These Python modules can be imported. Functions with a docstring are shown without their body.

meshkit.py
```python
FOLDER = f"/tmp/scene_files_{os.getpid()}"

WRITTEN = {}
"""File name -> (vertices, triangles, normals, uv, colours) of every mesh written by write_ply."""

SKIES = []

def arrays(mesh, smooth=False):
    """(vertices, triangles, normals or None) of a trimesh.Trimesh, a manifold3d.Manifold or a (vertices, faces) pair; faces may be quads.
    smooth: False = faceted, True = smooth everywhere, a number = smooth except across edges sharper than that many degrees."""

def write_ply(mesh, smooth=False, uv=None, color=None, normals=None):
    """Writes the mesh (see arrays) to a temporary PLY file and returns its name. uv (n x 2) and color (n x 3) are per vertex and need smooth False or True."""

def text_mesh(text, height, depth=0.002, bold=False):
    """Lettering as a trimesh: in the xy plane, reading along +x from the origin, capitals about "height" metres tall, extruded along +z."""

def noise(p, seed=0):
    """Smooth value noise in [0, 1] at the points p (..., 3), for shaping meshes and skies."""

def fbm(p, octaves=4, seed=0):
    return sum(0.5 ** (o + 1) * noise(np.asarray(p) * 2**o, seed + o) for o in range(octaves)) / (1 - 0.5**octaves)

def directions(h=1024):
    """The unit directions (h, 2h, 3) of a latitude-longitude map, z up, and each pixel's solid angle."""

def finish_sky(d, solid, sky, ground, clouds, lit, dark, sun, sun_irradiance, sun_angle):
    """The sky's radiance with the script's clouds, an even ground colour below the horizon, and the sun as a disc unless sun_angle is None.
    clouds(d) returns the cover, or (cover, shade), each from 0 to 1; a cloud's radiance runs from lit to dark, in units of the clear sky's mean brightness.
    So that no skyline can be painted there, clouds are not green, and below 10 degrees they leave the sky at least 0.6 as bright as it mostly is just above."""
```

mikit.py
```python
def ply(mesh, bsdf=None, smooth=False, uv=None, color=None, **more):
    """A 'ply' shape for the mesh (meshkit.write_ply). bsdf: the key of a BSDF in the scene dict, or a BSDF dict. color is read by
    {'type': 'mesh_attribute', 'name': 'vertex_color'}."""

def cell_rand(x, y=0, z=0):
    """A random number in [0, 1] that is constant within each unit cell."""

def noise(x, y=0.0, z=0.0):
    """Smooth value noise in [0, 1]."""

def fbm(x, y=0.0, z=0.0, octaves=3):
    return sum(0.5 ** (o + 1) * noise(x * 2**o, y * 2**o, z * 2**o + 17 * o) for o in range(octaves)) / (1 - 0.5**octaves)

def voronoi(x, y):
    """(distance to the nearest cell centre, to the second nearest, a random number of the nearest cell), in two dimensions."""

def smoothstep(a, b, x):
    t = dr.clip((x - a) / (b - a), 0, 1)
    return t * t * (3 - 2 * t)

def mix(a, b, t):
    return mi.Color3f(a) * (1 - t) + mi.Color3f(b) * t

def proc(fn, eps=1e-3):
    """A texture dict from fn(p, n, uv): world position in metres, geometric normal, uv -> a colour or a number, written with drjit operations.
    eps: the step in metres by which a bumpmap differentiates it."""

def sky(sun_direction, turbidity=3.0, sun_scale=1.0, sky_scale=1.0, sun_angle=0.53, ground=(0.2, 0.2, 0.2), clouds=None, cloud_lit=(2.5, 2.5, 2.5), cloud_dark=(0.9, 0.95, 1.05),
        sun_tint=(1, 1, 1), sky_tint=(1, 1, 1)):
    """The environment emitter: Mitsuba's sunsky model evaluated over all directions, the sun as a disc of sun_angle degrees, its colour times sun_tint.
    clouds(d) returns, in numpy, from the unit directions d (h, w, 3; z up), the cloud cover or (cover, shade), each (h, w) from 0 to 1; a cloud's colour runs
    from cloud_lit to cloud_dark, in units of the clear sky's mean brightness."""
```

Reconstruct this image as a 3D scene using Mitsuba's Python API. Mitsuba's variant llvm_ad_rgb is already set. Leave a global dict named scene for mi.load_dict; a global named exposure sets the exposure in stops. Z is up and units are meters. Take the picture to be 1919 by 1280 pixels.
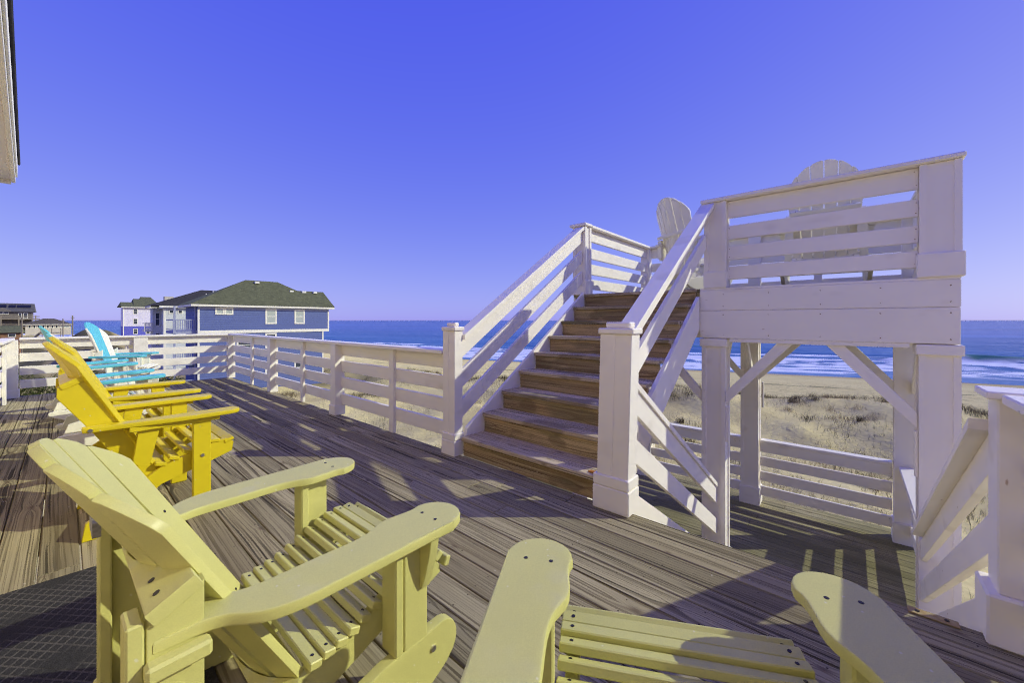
import math, random
import numpy as np, trimesh, drjit as dr, mitsuba as mi, mikit, meshkit
from shapely.geometry import Polygon
from mikit import proc, noise, fbm, voronoi, cell_rand, smoothstep, mix
T = mi.ScalarTransform4f
rng = random.Random(7); nrg = np.random.default_rng(11)
scene, labels = {}, {}

# ---------------------------------------------------------------- camera, sky and sun, exposure
EYE = 1.25                                   # height of the lens over the deck; x = seaward, y = along the coast
YAW = math.radians(48.991)
FW, RT = np.array([math.sin(YAW), math.cos(YAW)]), np.array([math.cos(YAW), -math.sin(YAW)])
scene['camera'] = {'type': 'perspective', 'fov_axis': 'x', 'fov': 2 * math.degrees(math.atan(959.5 / 730)), 'near_clip': 0.02, 'far_clip': 60000.0,
                   'principal_point_offset_x': 0.0, 'principal_point_offset_y': 0.0305,
                   'to_world': T().look_at(origin=[0, 0, EYE], target=[float(FW[0]), float(FW[1]), EYE], up=[0, 0, 1])}
SUN = (0.656, -0.755, 0.600)
# clear air under an even thin blue veil (the photograph's sky is nearly equally blue from zenith to horizon)
scene['sky'] = mikit.sky(SUN, turbidity=2.0, sky_tint=(2.25, 1.74, 0.66), sun_tint=(0.745, 0.95, 1.03), clouds=lambda d: 0.5, cloud_lit=(0.07, 0.02, 5.2))
exposure = 1.56

# ---------------------------------------------------------------- materials
def bsdf(key, color, rough=0.5, spec=0.5, bump=None, bscale=1.0, eps=1e-3, **kw):
    b = {'type': 'principled', 'base_color': {'type': 'rgb', 'value': list(color)} if isinstance(color, (tuple, list)) else proc(color), 'roughness': rough, 'specular': spec, **kw}
    if bump is not None:
        b = {'type': 'bumpmap', 'arbitrary': proc(bump, eps), 'scale': bscale, 'bsdf': b}
    scene[key] = {'type': 'twosided', 'bsdf': b}

def grain(u, v):
    """(phase, knot closeness): growth-ring phase of a sawn board, u along it and v across it."""
    w = fbm(u * 0.75, v * 3.5, 0.0, 3)
    phi = v + 0.055 * (w - 0.5) + 0.0022 * (noise(u * 9.0, v * 40.0) - 0.5)
    kn = mi.Float(0)
    for a in (-1, 0, 1):
        c = dr.floor(u / 0.46) + a
        ku = (c + 0.2 + 0.6 * cell_rand(c, 3.0)) * 0.46
        kv = (cell_rand(c, 5.0) - 0.5) * 0.12
        on = dr.select(cell_rand(c, 9.0) < 0.38, 1.0, 0.0)
        sz = 0.45 + 0.75 * cell_rand(c, 11.0)
        d2 = dr.square((u - ku) / (2.4 * sz)) + dr.square((v - kv) / sz)
        phi = phi + on * dr.select(v > kv, 1.0, -1.0) * 0.020 * sz * dr.exp(-d2 / (0.033 * 0.033))
        kn = dr.maximum(kn, on * dr.exp(-d2 / (0.013 * 0.013)))
    return phi, kn

def wood(dark, mid, light, brown=0.0, moss=0.0):
    def rings(uv):
        phi, kn = grain(uv.x, uv.y)
        r = 0.16 * noise(phi * 70.0, uv.x * 0.9) + 0.50 * noise(phi * 185.0 + 3.0, uv.x * 1.1) + 0.34 * noise(phi * 360.0 + 7.0, uv.x * 2.2)
        fine = noise(uv.y * 520.0, uv.x * 7.0)
        crack = smoothstep(0.70, 0.82, noise(phi * 80.0 + 31.0, uv.x * 0.9)) * smoothstep(0.42, 0.62, noise(uv.x * 1.7, phi * 30.0 + 5.0))
        return r, fine, crack, kn
    def col(p, n, uv):
        r, fine, crack, kn = rings(uv)
        b = dr.floor(uv.x / 16.0)
        tone = 0.74 + 0.5 * cell_rand(b, 2.0)
        big = fbm(uv.x * 1.3, uv.y * 9.0, 4.0, 3)
        c = mix(dark, light, dr.clip(0.66 * smoothstep(0.27, 0.64, r) + 0.30 * fine + 0.25 * (big - 0.5) + 0.08, 0, 1))
        c = mix(c, mi.Color3f(mid), 0.45 * smoothstep(0.45, 0.75, fbm(uv.x * 0.7 + 9.0, uv.y * 4.0, 1.0, 3)))
        c = c * tone * (1 - 0.72 * crack)
        c = mix(c, mi.Color3f(0.10, 0.065, 0.04), 0.75 * kn)
        fu = uv.x / 0.406
        du = (fu - dr.floor(fu) - 0.5) * 0.406
        dv = dr.abs(dr.abs(uv.y) - 0.043)
        nail = 1 - smoothstep(0.0028, 0.0048, dr.sqrt(du * du + dv * dv))
        c = c * (1 - 0.8 * nail * dr.select(cell_rand(dr.floor(fu), b) < 0.75, 1.0, 0.0))
        sp = voronoi(uv.x * 7.0, uv.y * 7.0 + b * 3.7)
        c = mix(c, mi.Color3f(0.62, 0.58, 0.52), 0.8 * (1 - smoothstep(0.012, 0.035, sp[0])) * dr.select(sp[2] < 0.10, 1.0, 0.0))
        if brown:
            t = smoothstep(0.40, 0.66, fbm(uv.x * 1.1 + 3.0, uv.y * 8.0, 2.0, 3))
            c = mix(c, mi.Color3f(0.42, 0.265, 0.115) * (0.6 + 0.6 * r), brown * (0.45 + 0.55 * t))
            c = mix(c, mi.Color3f(0.14, 0.095, 0.040), 0.5 * smoothstep(0.54, 0.66, fbm(uv.x * 3.1 + 5.0, uv.y * 7.0, 8.0, 4)))
            c = mix(c, mi.Color3f(0.17, 0.15, 0.07), 0.5 * smoothstep(0.55, 0.75, fbm(uv.x * 2.3, uv.y * 12.0, 6.0, 3)))
        if moss:
            c = mix(c, mi.Color3f(0.17, 0.16, 0.065), moss * smoothstep(0.35, 0.7, fbm(p.x * 1.5, p.y * 1.5, 3.0, 3)))
        return c
    def height(p, n, uv):
        r, fine, crack, kn = rings(uv)
        return 0.55 * smoothstep(0.2, 0.8, r) + 0.2 * fine - 1.3 * crack
    return col, height

for key, dk, md, lt, br, ms in (('wood_deck', (0.080, 0.062, 0.031), (0.205, 0.162, 0.088), (0.395, 0.342, 0.205), 0, 0),
                                ('wood_stair', (0.10, 0.070, 0.032), (0.36, 0.260, 0.120), (0.60, 0.480, 0.26), 0.55, 0),
                                ('wood_tread', (0.16, 0.125, 0.078), (0.40, 0.31, 0.190), (0.62, 0.52, 0.35), 0.10, 0),
                                ('wood_lower', (0.085, 0.070, 0.036), (0.24, 0.205, 0.100), (0.42, 0.375, 0.22), 0, 0.6)):
    c, h = wood(dk, md, lt, br, ms)
    bsdf(key, c, 0.85, 0.2, h, 0.0006, 6e-4)

def paint_col(p, n, uv):
    streak = noise(uv.y * 40.0, uv.x * 1.5)
    big = fbm(p.x * 1.7, p.y * 1.7, p.z * 2.3, 3)
    c = mi.Color3f(0.84, 0.79, 0.705) * (0.972 + 0.012 * streak + 0.10 * (big - 0.5))
    grime = smoothstep(0.62, 0.80, fbm(p.x * 4.0 + 3, p.y * 4.0, p.z * 5.0, 3))
    c = mix(c, mi.Color3f(0.58, 0.52, 0.44), 0.35 * grime)
    s = voronoi(uv.x * 3.1, uv.y * 9.0 + uv.x * 0.2)
    rust = (1 - smoothstep(0.015, 0.05, s[0])) * dr.select(s[2] < 0.055, 1.0, 0.0)
    return mix(c, mi.Color3f(0.36, 0.20, 0.08), 0.65 * rust)
bsdf('paint_white', paint_col, 0.5, 0.4)
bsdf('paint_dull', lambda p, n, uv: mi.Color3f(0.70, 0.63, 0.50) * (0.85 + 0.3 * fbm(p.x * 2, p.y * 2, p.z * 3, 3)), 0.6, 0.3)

def poly(base, amount=0.10):
    def fn(p, n, uv):
        s = noise(p.x * 900.0, p.y * 900.0, p.z * 900.0)
        b = fbm(p.x * 5.0, p.y * 5.0, p.z * 5.0, 3)
        c = mi.Color3f(base) * (1 - amount + amount * 1.2 * s + 0.10 * (b - 0.5))
        sc = voronoi(p.x * 26.0 + p.z * 9.0, p.y * 26.0 + p.z * 17.0)
        c = mix(c, mi.Color3f(0.70, 0.68, 0.60), 0.45 * (1 - smoothstep(0.03, 0.10, sc[0])) * dr.select(sc[2] < 0.07, 1.0, 0.0))
        dust = smoothstep(0.52, 0.75, fbm(p.x * 11.0 + 5.0, p.y * 11.0, p.z * 11.0, 3)) * smoothstep(0.3, 0.9, n.z)
        return mix(c, mi.Color3f(0.52, 0.49, 0.42), 0.16 * dust)
    return fn
pbump = lambda p, n, uv: noise(p.x * 420.0, p.y * 420.0, p.z * 420.0)
bsdf('poly_pale', poly((0.56, 0.535, 0.190)), 0.42, 0.45, pbump, 0.00025, 5e-4)
bsdf('poly_yellow', poly((0.64, 0.51, 0.012), 0.06), 0.38, 0.45, pbump, 0.0002, 5e-4)
bsdf('poly_blue', poly((0.125, 0.52, 0.62), 0.06), 0.42, 0.45)
bsdf('poly_white', poly((0.82, 0.79, 0.66), 0.04), 0.42, 0.45)
bsdf('screw_metal', (0.05, 0.045, 0.045), 0.45, 0.6, metallic=0.6)
bsdf('bolt_steel', (0.62, 0.60, 0.58), 0.3, 0.5, metallic=1.0)
bsdf('rusty_metal', lambda p, n, uv: mix((0.34, 0.20, 0.07), (0.45, 0.38, 0.20), fbm(p.x * 60, p.y * 60, 0, 3)), 0.7, 0.3, metallic=0.2)
bsdf('rust_nail', (0.26, 0.15, 0.075), 0.8, 0.2)
bsdf('dead_orange', (0.42, 0.17, 0.04), 0.8, 0.2)
bsdf('label_grey', lambda p, n, uv: mi.Color3f(0.23, 0.22, 0.21) * (0.7 + 0.6 * noise(p.x * 160, p.y * 160, p.z * 160)), 0.5, 0.3)

def mat_cells(p):
    a, b = (p.x * 0.80 + p.y * 0.60) / 0.034, (p.x * 0.80 - p.y * 0.60) / 0.034
    da, db = dr.abs(a - dr.floor(a) - 0.5), dr.abs(b - dr.floor(b) - 0.5)
    return smoothstep(0.36, 0.44, dr.maximum(da, db))
def mat_col(p, n, uv):
    w = fbm(p.x * 7, p.y * 7, 1.0, 3)
    sp = noise(p.x * 500, p.y * 500)
    return mix(mi.Color3f(0.032, 0.031, 0.030) * (0.6 + 0.9 * sp), mi.Color3f(0.085, 0.078, 0.070) * (0.5 + 1.0 * sp), mat_cells(p) * smoothstep(0.25, 0.6, w))
bsdf('mat_rubber', mat_col, 0.9, 0.2, lambda p, n, uv: noise(p.x * 420, p.y * 420) * 0.3 - mat_cells(p), 0.0025, 8e-4)

# setting
SN, ST = np.array([0.957, 0.289]), np.array([0.289, -0.957])      # seaward normal and direction of the shoreline
ZSEA, CSHORE = -8.75, 92.0
def sand_col(p, n, uv):
    c = p.x * SN[0] + p.y * SN[1]
    s = p.x * ST[0] + p.y * ST[1]
    w = fbm(p.x * 0.35, p.y * 0.35, 0, 4)
    f = noise(p.x * 9, p.y * 9)
    base = mix((0.60, 0.490, 0.190), (0.76, 0.650, 0.270), w) * (0.86 + 0.2 * f)
    veg = smoothstep(0.48, 0.62, fbm(p.x * 0.16 + 7, p.y * 0.16, 2.0, 4)) * (1 - smoothstep(40.0, 47.0, c + 6 * (w - 0.5)))
    base = mix(base, mi.Color3f(0.27, 0.205, 0.115) * (0.6 + 0.7 * noise(p.x * 2.3, p.y * 2.3)), 0.35 * veg)
    inland = smoothstep(6.0, -25.0, c)
    base = mix(base, mi.Color3f(0.30, 0.235, 0.13) * (0.7 + 0.6 * w), 0.6 * inland)
    far = smoothstep(28.0, 60.0, p.y) * (1 - smoothstep(36.0, 44.0, c))
    brush = smoothstep(0.40, 0.56, fbm(p.x * 0.22, p.y * 0.07, 3.0, 4))
    base = mix(base, mix((0.30, 0.24, 0.12), (0.060, 0.055, 0.030), brush), 0.9 * far)
    foot = noise(p.x * 2.6, p.y * 2.6) * smoothstep(46.0, 52.0, c) * (1 - smoothstep(70.0, 80.0, c))
    base = base * (1 - 0.20 * smoothstep(0.55, 0.8, foot))
    wrack = smoothstep(0.42, 0.7, noise(s * 0.35, c * 1.2)) * (1 - smoothstep(0.3, 1.3, dr.abs(c - 66.0 - 3.0 * noise(s * 0.03))))
    base = base * (1 - 0.5 * wrack)
    wet = smoothstep(82.0, 89.0, c + 2.5 * (noise(s * 0.06) - 0.5))
    return mix(base, mi.Color3f(0.30, 0.20, 0.10), 0.75 * wet)
bsdf('sand', sand_col, 0.9, 0.15, lambda p, n, uv: fbm(p.x * 3.0, p.y * 3.0, 0, 3) + 0.35 * noise(p.x * 14 + 2 * noise(p.y * 2), p.y * 6), 0.05, 1e-2)

def sea_foam(p):
    c = p.x * SN[0] + p.y * SN[1]
    s = p.x * ST[0] + p.y * ST[1]
    wob = 9.0 * (noise(s * 0.018, 3.0) - 0.5) + 3.0 * (noise(s * 0.07, 8.0) - 0.5)
    cc = c + wob
    lace = fbm(s * 0.20, cc * 0.42, 5.0, 4)
    fine = noise(s * 1.1, cc * 2.0)
    wash = (1 - smoothstep(2.0, 6.0, dr.abs(cc - 95.0))) * smoothstep(0.30, 0.55, lace)
    mid = smoothstep(96.0, 99.0, cc) * (1 - smoothstep(116.0, 122.0, cc)) * smoothstep(0.36, 0.62, lace + 0.10 * fine)
    edge = (1 - smoothstep(2.2, 4.8, dr.abs(cc - 119.0))) * smoothstep(0.22, 0.45, lace)
    out = (1 - smoothstep(1.2, 2.6, dr.abs(cc - 133.0))) * smoothstep(0.50, 0.62, noise(s * 0.035, 1.0)) * smoothstep(0.25, 0.5, lace)
    curl = (1 - smoothstep(3.0, 6.0, dr.abs(c - 128.0))) * (1 - smoothstep(5.0, 9.0, dr.abs(s - 52.0 + 3 * (noise(c * 0.9, s * 0.3) - 0.5)))) * smoothstep(0.2, 0.4, lace)
    return dr.clip(wash + mid + edge + out + curl, 0, 1)
def sea_col(p, n, uv):
    c = p.x * SN[0] + p.y * SN[1]
    s = p.x * ST[0] + p.y * ST[1]
    deep = mix((0.040, 0.135, 0.26), (0.030, 0.095, 0.27), smoothstep(110.0, 420.0, c))
    deep = deep * (0.8 + 0.4 * fbm(s * 0.006, c * 0.03, 2.0, 3))
    deep = mix(deep, mi.Color3f(0.030, 0.145, 0.105), smoothstep(0.45, 1.2, p.z - ZSEA))
    return mix(deep, mi.Color3f(0.76, 0.77, 0.76), sea_foam(p))
def sea_bump(p, n, uv):
    c = p.x * SN[0] + p.y * SN[1]
    s = p.x * ST[0] + p.y * ST[1]
    fade = 1.0 / (1.0 + dr.square(dr.maximum(c - 130.0, 0.0) / 260.0))
    return fade * (1.0 * noise(s * 0.10, c * 0.33) + 0.45 * noise(s * 0.5, c * 1.2, 2.0) + 0.8 * noise(s * 0.02, c * 0.075, 4.0) * 2) + 0.3 * sea_foam(p)
bsdf('sea_water', sea_col, 0.28, 0.5, sea_bump, 0.32, 5e-2)

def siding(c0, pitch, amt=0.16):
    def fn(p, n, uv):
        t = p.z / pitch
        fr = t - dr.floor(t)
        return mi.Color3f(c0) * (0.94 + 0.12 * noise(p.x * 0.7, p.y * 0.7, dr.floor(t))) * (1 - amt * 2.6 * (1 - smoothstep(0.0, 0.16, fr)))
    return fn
bsdf('siding_blue', siding((0.115, 0.150, 0.35), 0.22, 0.22), 0.6, 0.3)
bsdf('siding_grey', siding((0.62, 0.64, 0.62), 0.30, 0.08), 0.6, 0.3)
bsdf('siding_lavender', siding((0.68, 0.64, 0.76), 0.3, 0.04), 0.6, 0.3)
bsdf('siding_violet', siding((0.115, 0.12, 0.50), 0.3, 0.05), 0.6, 0.3)
bsdf('siding_shingle', siding((0.17, 0.15, 0.135), 0.25, 0.12), 0.8, 0.2)
bsdf('siding_cream', siding((0.55, 0.50, 0.42), 0.3, 0.05), 0.7, 0.2)
bsdf('siding_coral', siding((0.90, 0.73, 0.50), 0.14, 0.05), 0.6, 0.3)
bsdf('brick_wall', lambda p, n, uv: mi.Color3f(0.27, 0.145, 0.085) * (0.7 + 0.6 * noise(p.x * 5, p.y * 5, p.z * 14)), 0.85, 0.2)
def roofing(c0):
    def fn(p, n, uv):
        t = p.z / 0.075
        k = cell_rand(dr.floor((p.x + 0.13 * dr.floor(t)) * 3.6), dr.floor(t), dr.floor(p.y * 3.6))
        return mi.Color3f(c0) * (0.82 + 0.32 * k + 0.25 * (noise(p.x * 9, p.y * 9, p.z * 9) - 0.5))
    return fn
bsdf('roof_green', roofing((0.125, 0.130, 0.070)), 0.9, 0.15)
bsdf('roof_dark', roofing((0.050, 0.048, 0.052)), 0.9, 0.15)
bsdf('roof_brown', roofing((0.115, 0.098, 0.075)), 0.9, 0.15)
bsdf('roof_grey', roofing((0.11, 0.105, 0.10)), 0.9, 0.15)
bsdf('trim_white', (0.82, 0.79, 0.68), 0.5, 0.4)
bsdf('trim_grey', (0.30, 0.32, 0.46), 0.6, 0.3)
bsdf('old_timber', lambda p, n, uv: mi.Color3f(0.26, 0.22, 0.17) * (0.7 + 0.6 * noise(p.x * 4, p.y * 4, p.z * 9)), 0.85, 0.2)
bsdf('window_glass', (0.045, 0.055, 0.07), 0.08, 0.8)
bsdf('window_blind', (0.42, 0.46, 0.42), 0.25, 0.6)
bsdf('solar_glass', (0.012, 0.013, 0.02), 0.5, 0.2)
bsdf('soffit_paint', lambda p, n, uv: mi.Color3f(0.78, 0.74, 0.69) * (0.92 + 0.14 * fbm(p.x * 3, p.y * 3, p.z * 3, 3)), 0.6, 0.3)
bsdf('blade', {'type': 'mesh_attribute', 'name': 'vertex_color'}) if False else None
scene['blade'] = {'type': 'twosided', 'bsdf': {'type': 'diffuse', 'reflectance': {'type': 'mesh_attribute', 'name': 'vertex_color'}}}

# ---------------------------------------------------------------- mesh helpers
def numbered(key):
    if key not in scene and key not in labels and not any(k.startswith(key + '__') for k in scene): return key
    i = 1
    while True:
        k = f'{key}_{i:03d}'
        if k not in scene and k not in labels and not any(q.startswith(k + '__') for q in scene): return k
        i += 1
USED = {}
def fresh(parent, name):
    base = f'{parent}__{name}'
    i = USED.get(base, 0); USED[base] = i + 1
    return base if i == 0 else f'{base}_{i:03d}'
def thing(name, label, category=None, kind=None, group=None):
    i = USED.get(name, 0); USED[name] = i + 1
    key = name if i == 0 else f'{name}_{i:03d}'
    labels[key] = {'label': label}
    if category: labels[key]['category'] = category
    if kind: labels[key]['kind'] = kind
    if group: labels[key]['group'] = group
    return key
def part(parent, name, shape, label=None):
    key = fresh(parent, name); scene[key] = shape
    if label: labels[key] = {'label': label}
    return key

def _cbox_topology():
    h, c, pts = np.array([1.0, 1.0, 1.0]), 0.2, []
    for sx in (-1, 1):
        for sy in (-1, 1):
            for sz in (-1, 1):
                s = np.array([sx, sy, sz])
                for k in range(3):
                    q = s * (h - c); q[k] = s[k] * h[k]; pts.append(q)
    pts = np.array(pts); hull = trimesh.Trimesh(pts, trimesh.convex.convex_hull(pts).faces, process=False) if False else None
    from scipy.spatial import ConvexHull
    f = ConvexHull(pts).simplices.copy()
    ctr = pts[f].mean(1); n = np.cross(pts[f[:, 1]] - pts[f[:, 0]], pts[f[:, 2]] - pts[f[:, 0]])
    flip = (n * ctr).sum(1) < 0
    f[flip] = f[flip][:, ::-1]
    return f
CB_F = _cbox_topology()
def cbox(a, b, c=0.003):
    """Box between corners a and b with chamfered edges."""
    a, b = np.minimum(a, b).astype(float), np.maximum(a, b).astype(float)
    m, h = (a + b) / 2, (b - a) / 2
    c = min(c, 0.45 * h.min()); pts = []
    for sx in (-1, 1):
        for sy in (-1, 1):
            for sz in (-1, 1):
                s = np.array([sx, sy, sz])
                for k in range(3):
                    q = s * (h - c); q[k] = s[k] * h[k]; pts.append(q)
    return np.array(pts) + m, CB_F
SEED = [0]
def wrapped(mesh, mat, along, seed=None, centre=None):
    """Flat-shaded ply with uv in metres: u along the grain (plus 16 per board), v across it from the board's middle."""
    V, F = np.asarray(mesh[0], float), np.asarray(mesh[1])
    d = np.asarray(along, float); d = d / np.linalg.norm(d)
    P = V[F].reshape(-1, 3)
    n = np.cross(V[F[:, 1]] - V[F[:, 0]], V[F[:, 2]] - V[F[:, 0]]); n /= np.maximum(np.linalg.norm(n, axis=1, keepdims=True), 1e-12)
    dt = d - n * (n @ d)[:, None]; L = np.linalg.norm(dt, axis=1)
    end = L < 0.35
    alt = np.where(np.abs(n[:, 2:3]) > 0.9, [[1.0, 0, 0]], [[0, 0, 1.0]]); alt = alt - n * (n * alt).sum(1, keepdims=True)
    dt = np.where(end[:, None], alt, dt); dt /= np.linalg.norm(dt, axis=1, keepdims=True)
    e = np.cross(n, dt)
    # one across-direction sign per axis so that neighbouring faces agree
    k = np.abs(e).argmax(1); sg = np.sign(e[np.arange(len(e)), k]); e = e * np.where(sg == 0, 1, sg)[:, None]
    o = V.mean(0) if centre is None else np.asarray(centre, float)
    rep = lambda q: np.repeat(q, 3, axis=0)
    if seed is None:
        SEED[0] = (SEED[0] + 19) % 53; seed = SEED[0]
    uv = np.stack([((P - o) * rep(dt)).sum(1) + 8.0 + 16.0 * seed, ((P - o) * rep(e)).sum(1)], 1)
    return mikit.ply((P, np.arange(len(P)).reshape(-1, 3)), mat, uv=uv)
def board(a, b, mat, c=0.003, along=None):
    a, b = np.asarray(a, float), np.asarray(b, float)
    if along is None:
        along = np.eye(3)[np.abs(b - a).argmax()]
    return wrapped(cbox(a, b, c), mat, along)
def earclip(p2):
    v, f = trimesh.creation.triangulate_polygon(Polygon(p2), engine='earcut')
    from scipy.spatial import cKDTree
    idx = cKDTree(p2).query(v)[1]
    return idx[f]
def prism(p2, t0, t1, M=None, bevel=0.0):
    """Polygon (n,2) extruded from t0 to t1 along local z with rounded rims, then placed by the 4x4 matrix M."""
    p2 = np.asarray(p2, float)
    if Polygon(p2).exterior.is_ccw is False: p2 = p2[::-1]
    nxt, prv = np.roll(p2, -1, 0), np.roll(p2, 1, 0)
    def nrm(d): q = np.stack([d[:, 1], -d[:, 0]], 1); return q / np.maximum(np.linalg.norm(q, axis=1, keepdims=True), 1e-9)
    n1, n2 = nrm(p2 - prv), nrm(nxt - p2)
    m = n1 + n2; m = m / np.maximum(0.35, (m * n1).sum(1, keepdims=True))
    b = bevel
    lay = [(0, t0), (0, t1)] if b <= 0 else [(b, t0), (0.29 * b, t0 + 0.29 * b), (0, t0 + b), (0, t1 - b), (0.29 * b, t1 - 0.29 * b), (b, t1)]
    V = np.vstack([np.column_stack([p2 - m * o, np.full(len(p2), z)]) for o, z in lay]); k = len(p2); F = []
    for i in range(len(lay) - 1):
        for j in range(k):
            a0, a1, b0, b1 = i * k + j, i * k + (j + 1) % k, (i + 1) * k + j, (i + 1) * k + (j + 1) % k
            F += [(a0, a1, b1), (a0, b1, b0)]
    cap = earclip(p2)
    c3 = p2[cap]; area = (c3[:, 1, 0] - c3[:, 0, 0]) * (c3[:, 2, 1] - c3[:, 0, 1]) - (c3[:, 1, 1] - c3[:, 0, 1]) * (c3[:, 2, 0] - c3[:, 0, 0])
    cap[area < 0] = cap[area < 0][:, ::-1]
    F = np.vstack([np.array(F), cap[:, ::-1], cap + (len(lay) - 1) * k])
    if M is not None: V = V @ np.asarray(M)[:3, :3].T + np.asarray(M)[:3, 3]
    if M is not None and np.linalg.det(np.asarray(M)[:3, :3]) < 0: F = F[:, ::-1]
    return V, F
def frame(o, ex, ey, ez):
    M = np.eye(4); M[:3, 0], M[:3, 1], M[:3, 2], M[:3, 3] = ex, ey, ez, o
    return M
XZ = lambda y: frame([0, y, 0], [1, 0, 0], [0, 0, 1], [0, -1, 0])      # local (x, z) outline, thickness towards -y
def join(meshes):
    V, F, o = [], [], 0
    for v, f in meshes:
        V.append(v); F.append(np.asarray(f) + o); o += len(v)
    return np.vstack(V), np.vstack(F)
def moved(mesh, M):
    return mesh[0] @ M[:3, :3].T + M[:3, 3], mesh[1]
def place(x, y, z, deg, s=1.0, tilt=0.0, sz=None):
    a = math.radians(deg); R = np.array([[math.cos(a), -math.sin(a), 0], [math.sin(a), math.cos(a), 0], [0, 0, 1]]) * s
    t = math.radians(tilt); R = R @ np.array([[math.cos(t), 0, math.sin(t)], [0, 1, 0], [-math.sin(t), 0, math.cos(t)]])
    M = np.eye(4); M[:3, :3] = R @ np.diag([1, 1, (sz or s) / s]); M[:3, 3] = (x, y, z); return M
def disc(o, n, r, h):
    n = np.asarray(n, float) / np.linalg.norm(n); ex = np.cross(n, [0.3, 0.5, 0.8]); ex /= np.linalg.norm(ex)
    a = np.arange(8) * math.pi / 4; p2 = np.stack([np.cos(a), np.sin(a)], 1) * r
    return prism(p2, -h, h, frame(o, ex, np.cross(n, ex), n))

# ---------------------------------------------------------------- upper deck floor
W = 'paint_white'
deck = thing('deck_floor', 'weathered grey brown plank deck floor under all the chairs', kind='structure')
PITCH, X0 = 0.1475, 2.415
for i in range(27):
    x1 = X0 - i * PITCH; x0 = x1 - 0.1412
    y, cuts = -0.62, []
    y += rng.uniform(1.2, 4.0)
    while y < 9.6: cuts.append(y); y += rng.choice([2.44, 3.05, 3.66, 4.88])
    ys = [-0.62] + cuts + [10.36]
    for a, b in zip(ys[:-1], ys[1:]):
        dz = rng.uniform(-0.0015, 0.0015)
        part(deck, 'plank', board((x0, a + 0.002, -0.034 + dz), (x1, b - 0.002, dz), 'wood_deck', 0.0035, (0, 1, 0)))
part(deck, 'rim_joist', board((2.375, -0.62, -0.30), (2.412, 1.25, -0.036), 'wood_stair'))
part(deck, 'rim_joist', board((2.375, 2.75, -0.30), (2.412, 10.3, -0.036), W))
part(deck, 'rim_joist', board((-1.6, 10.30, -0.30), (2.37, 10.34, -0.036), W))
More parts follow.
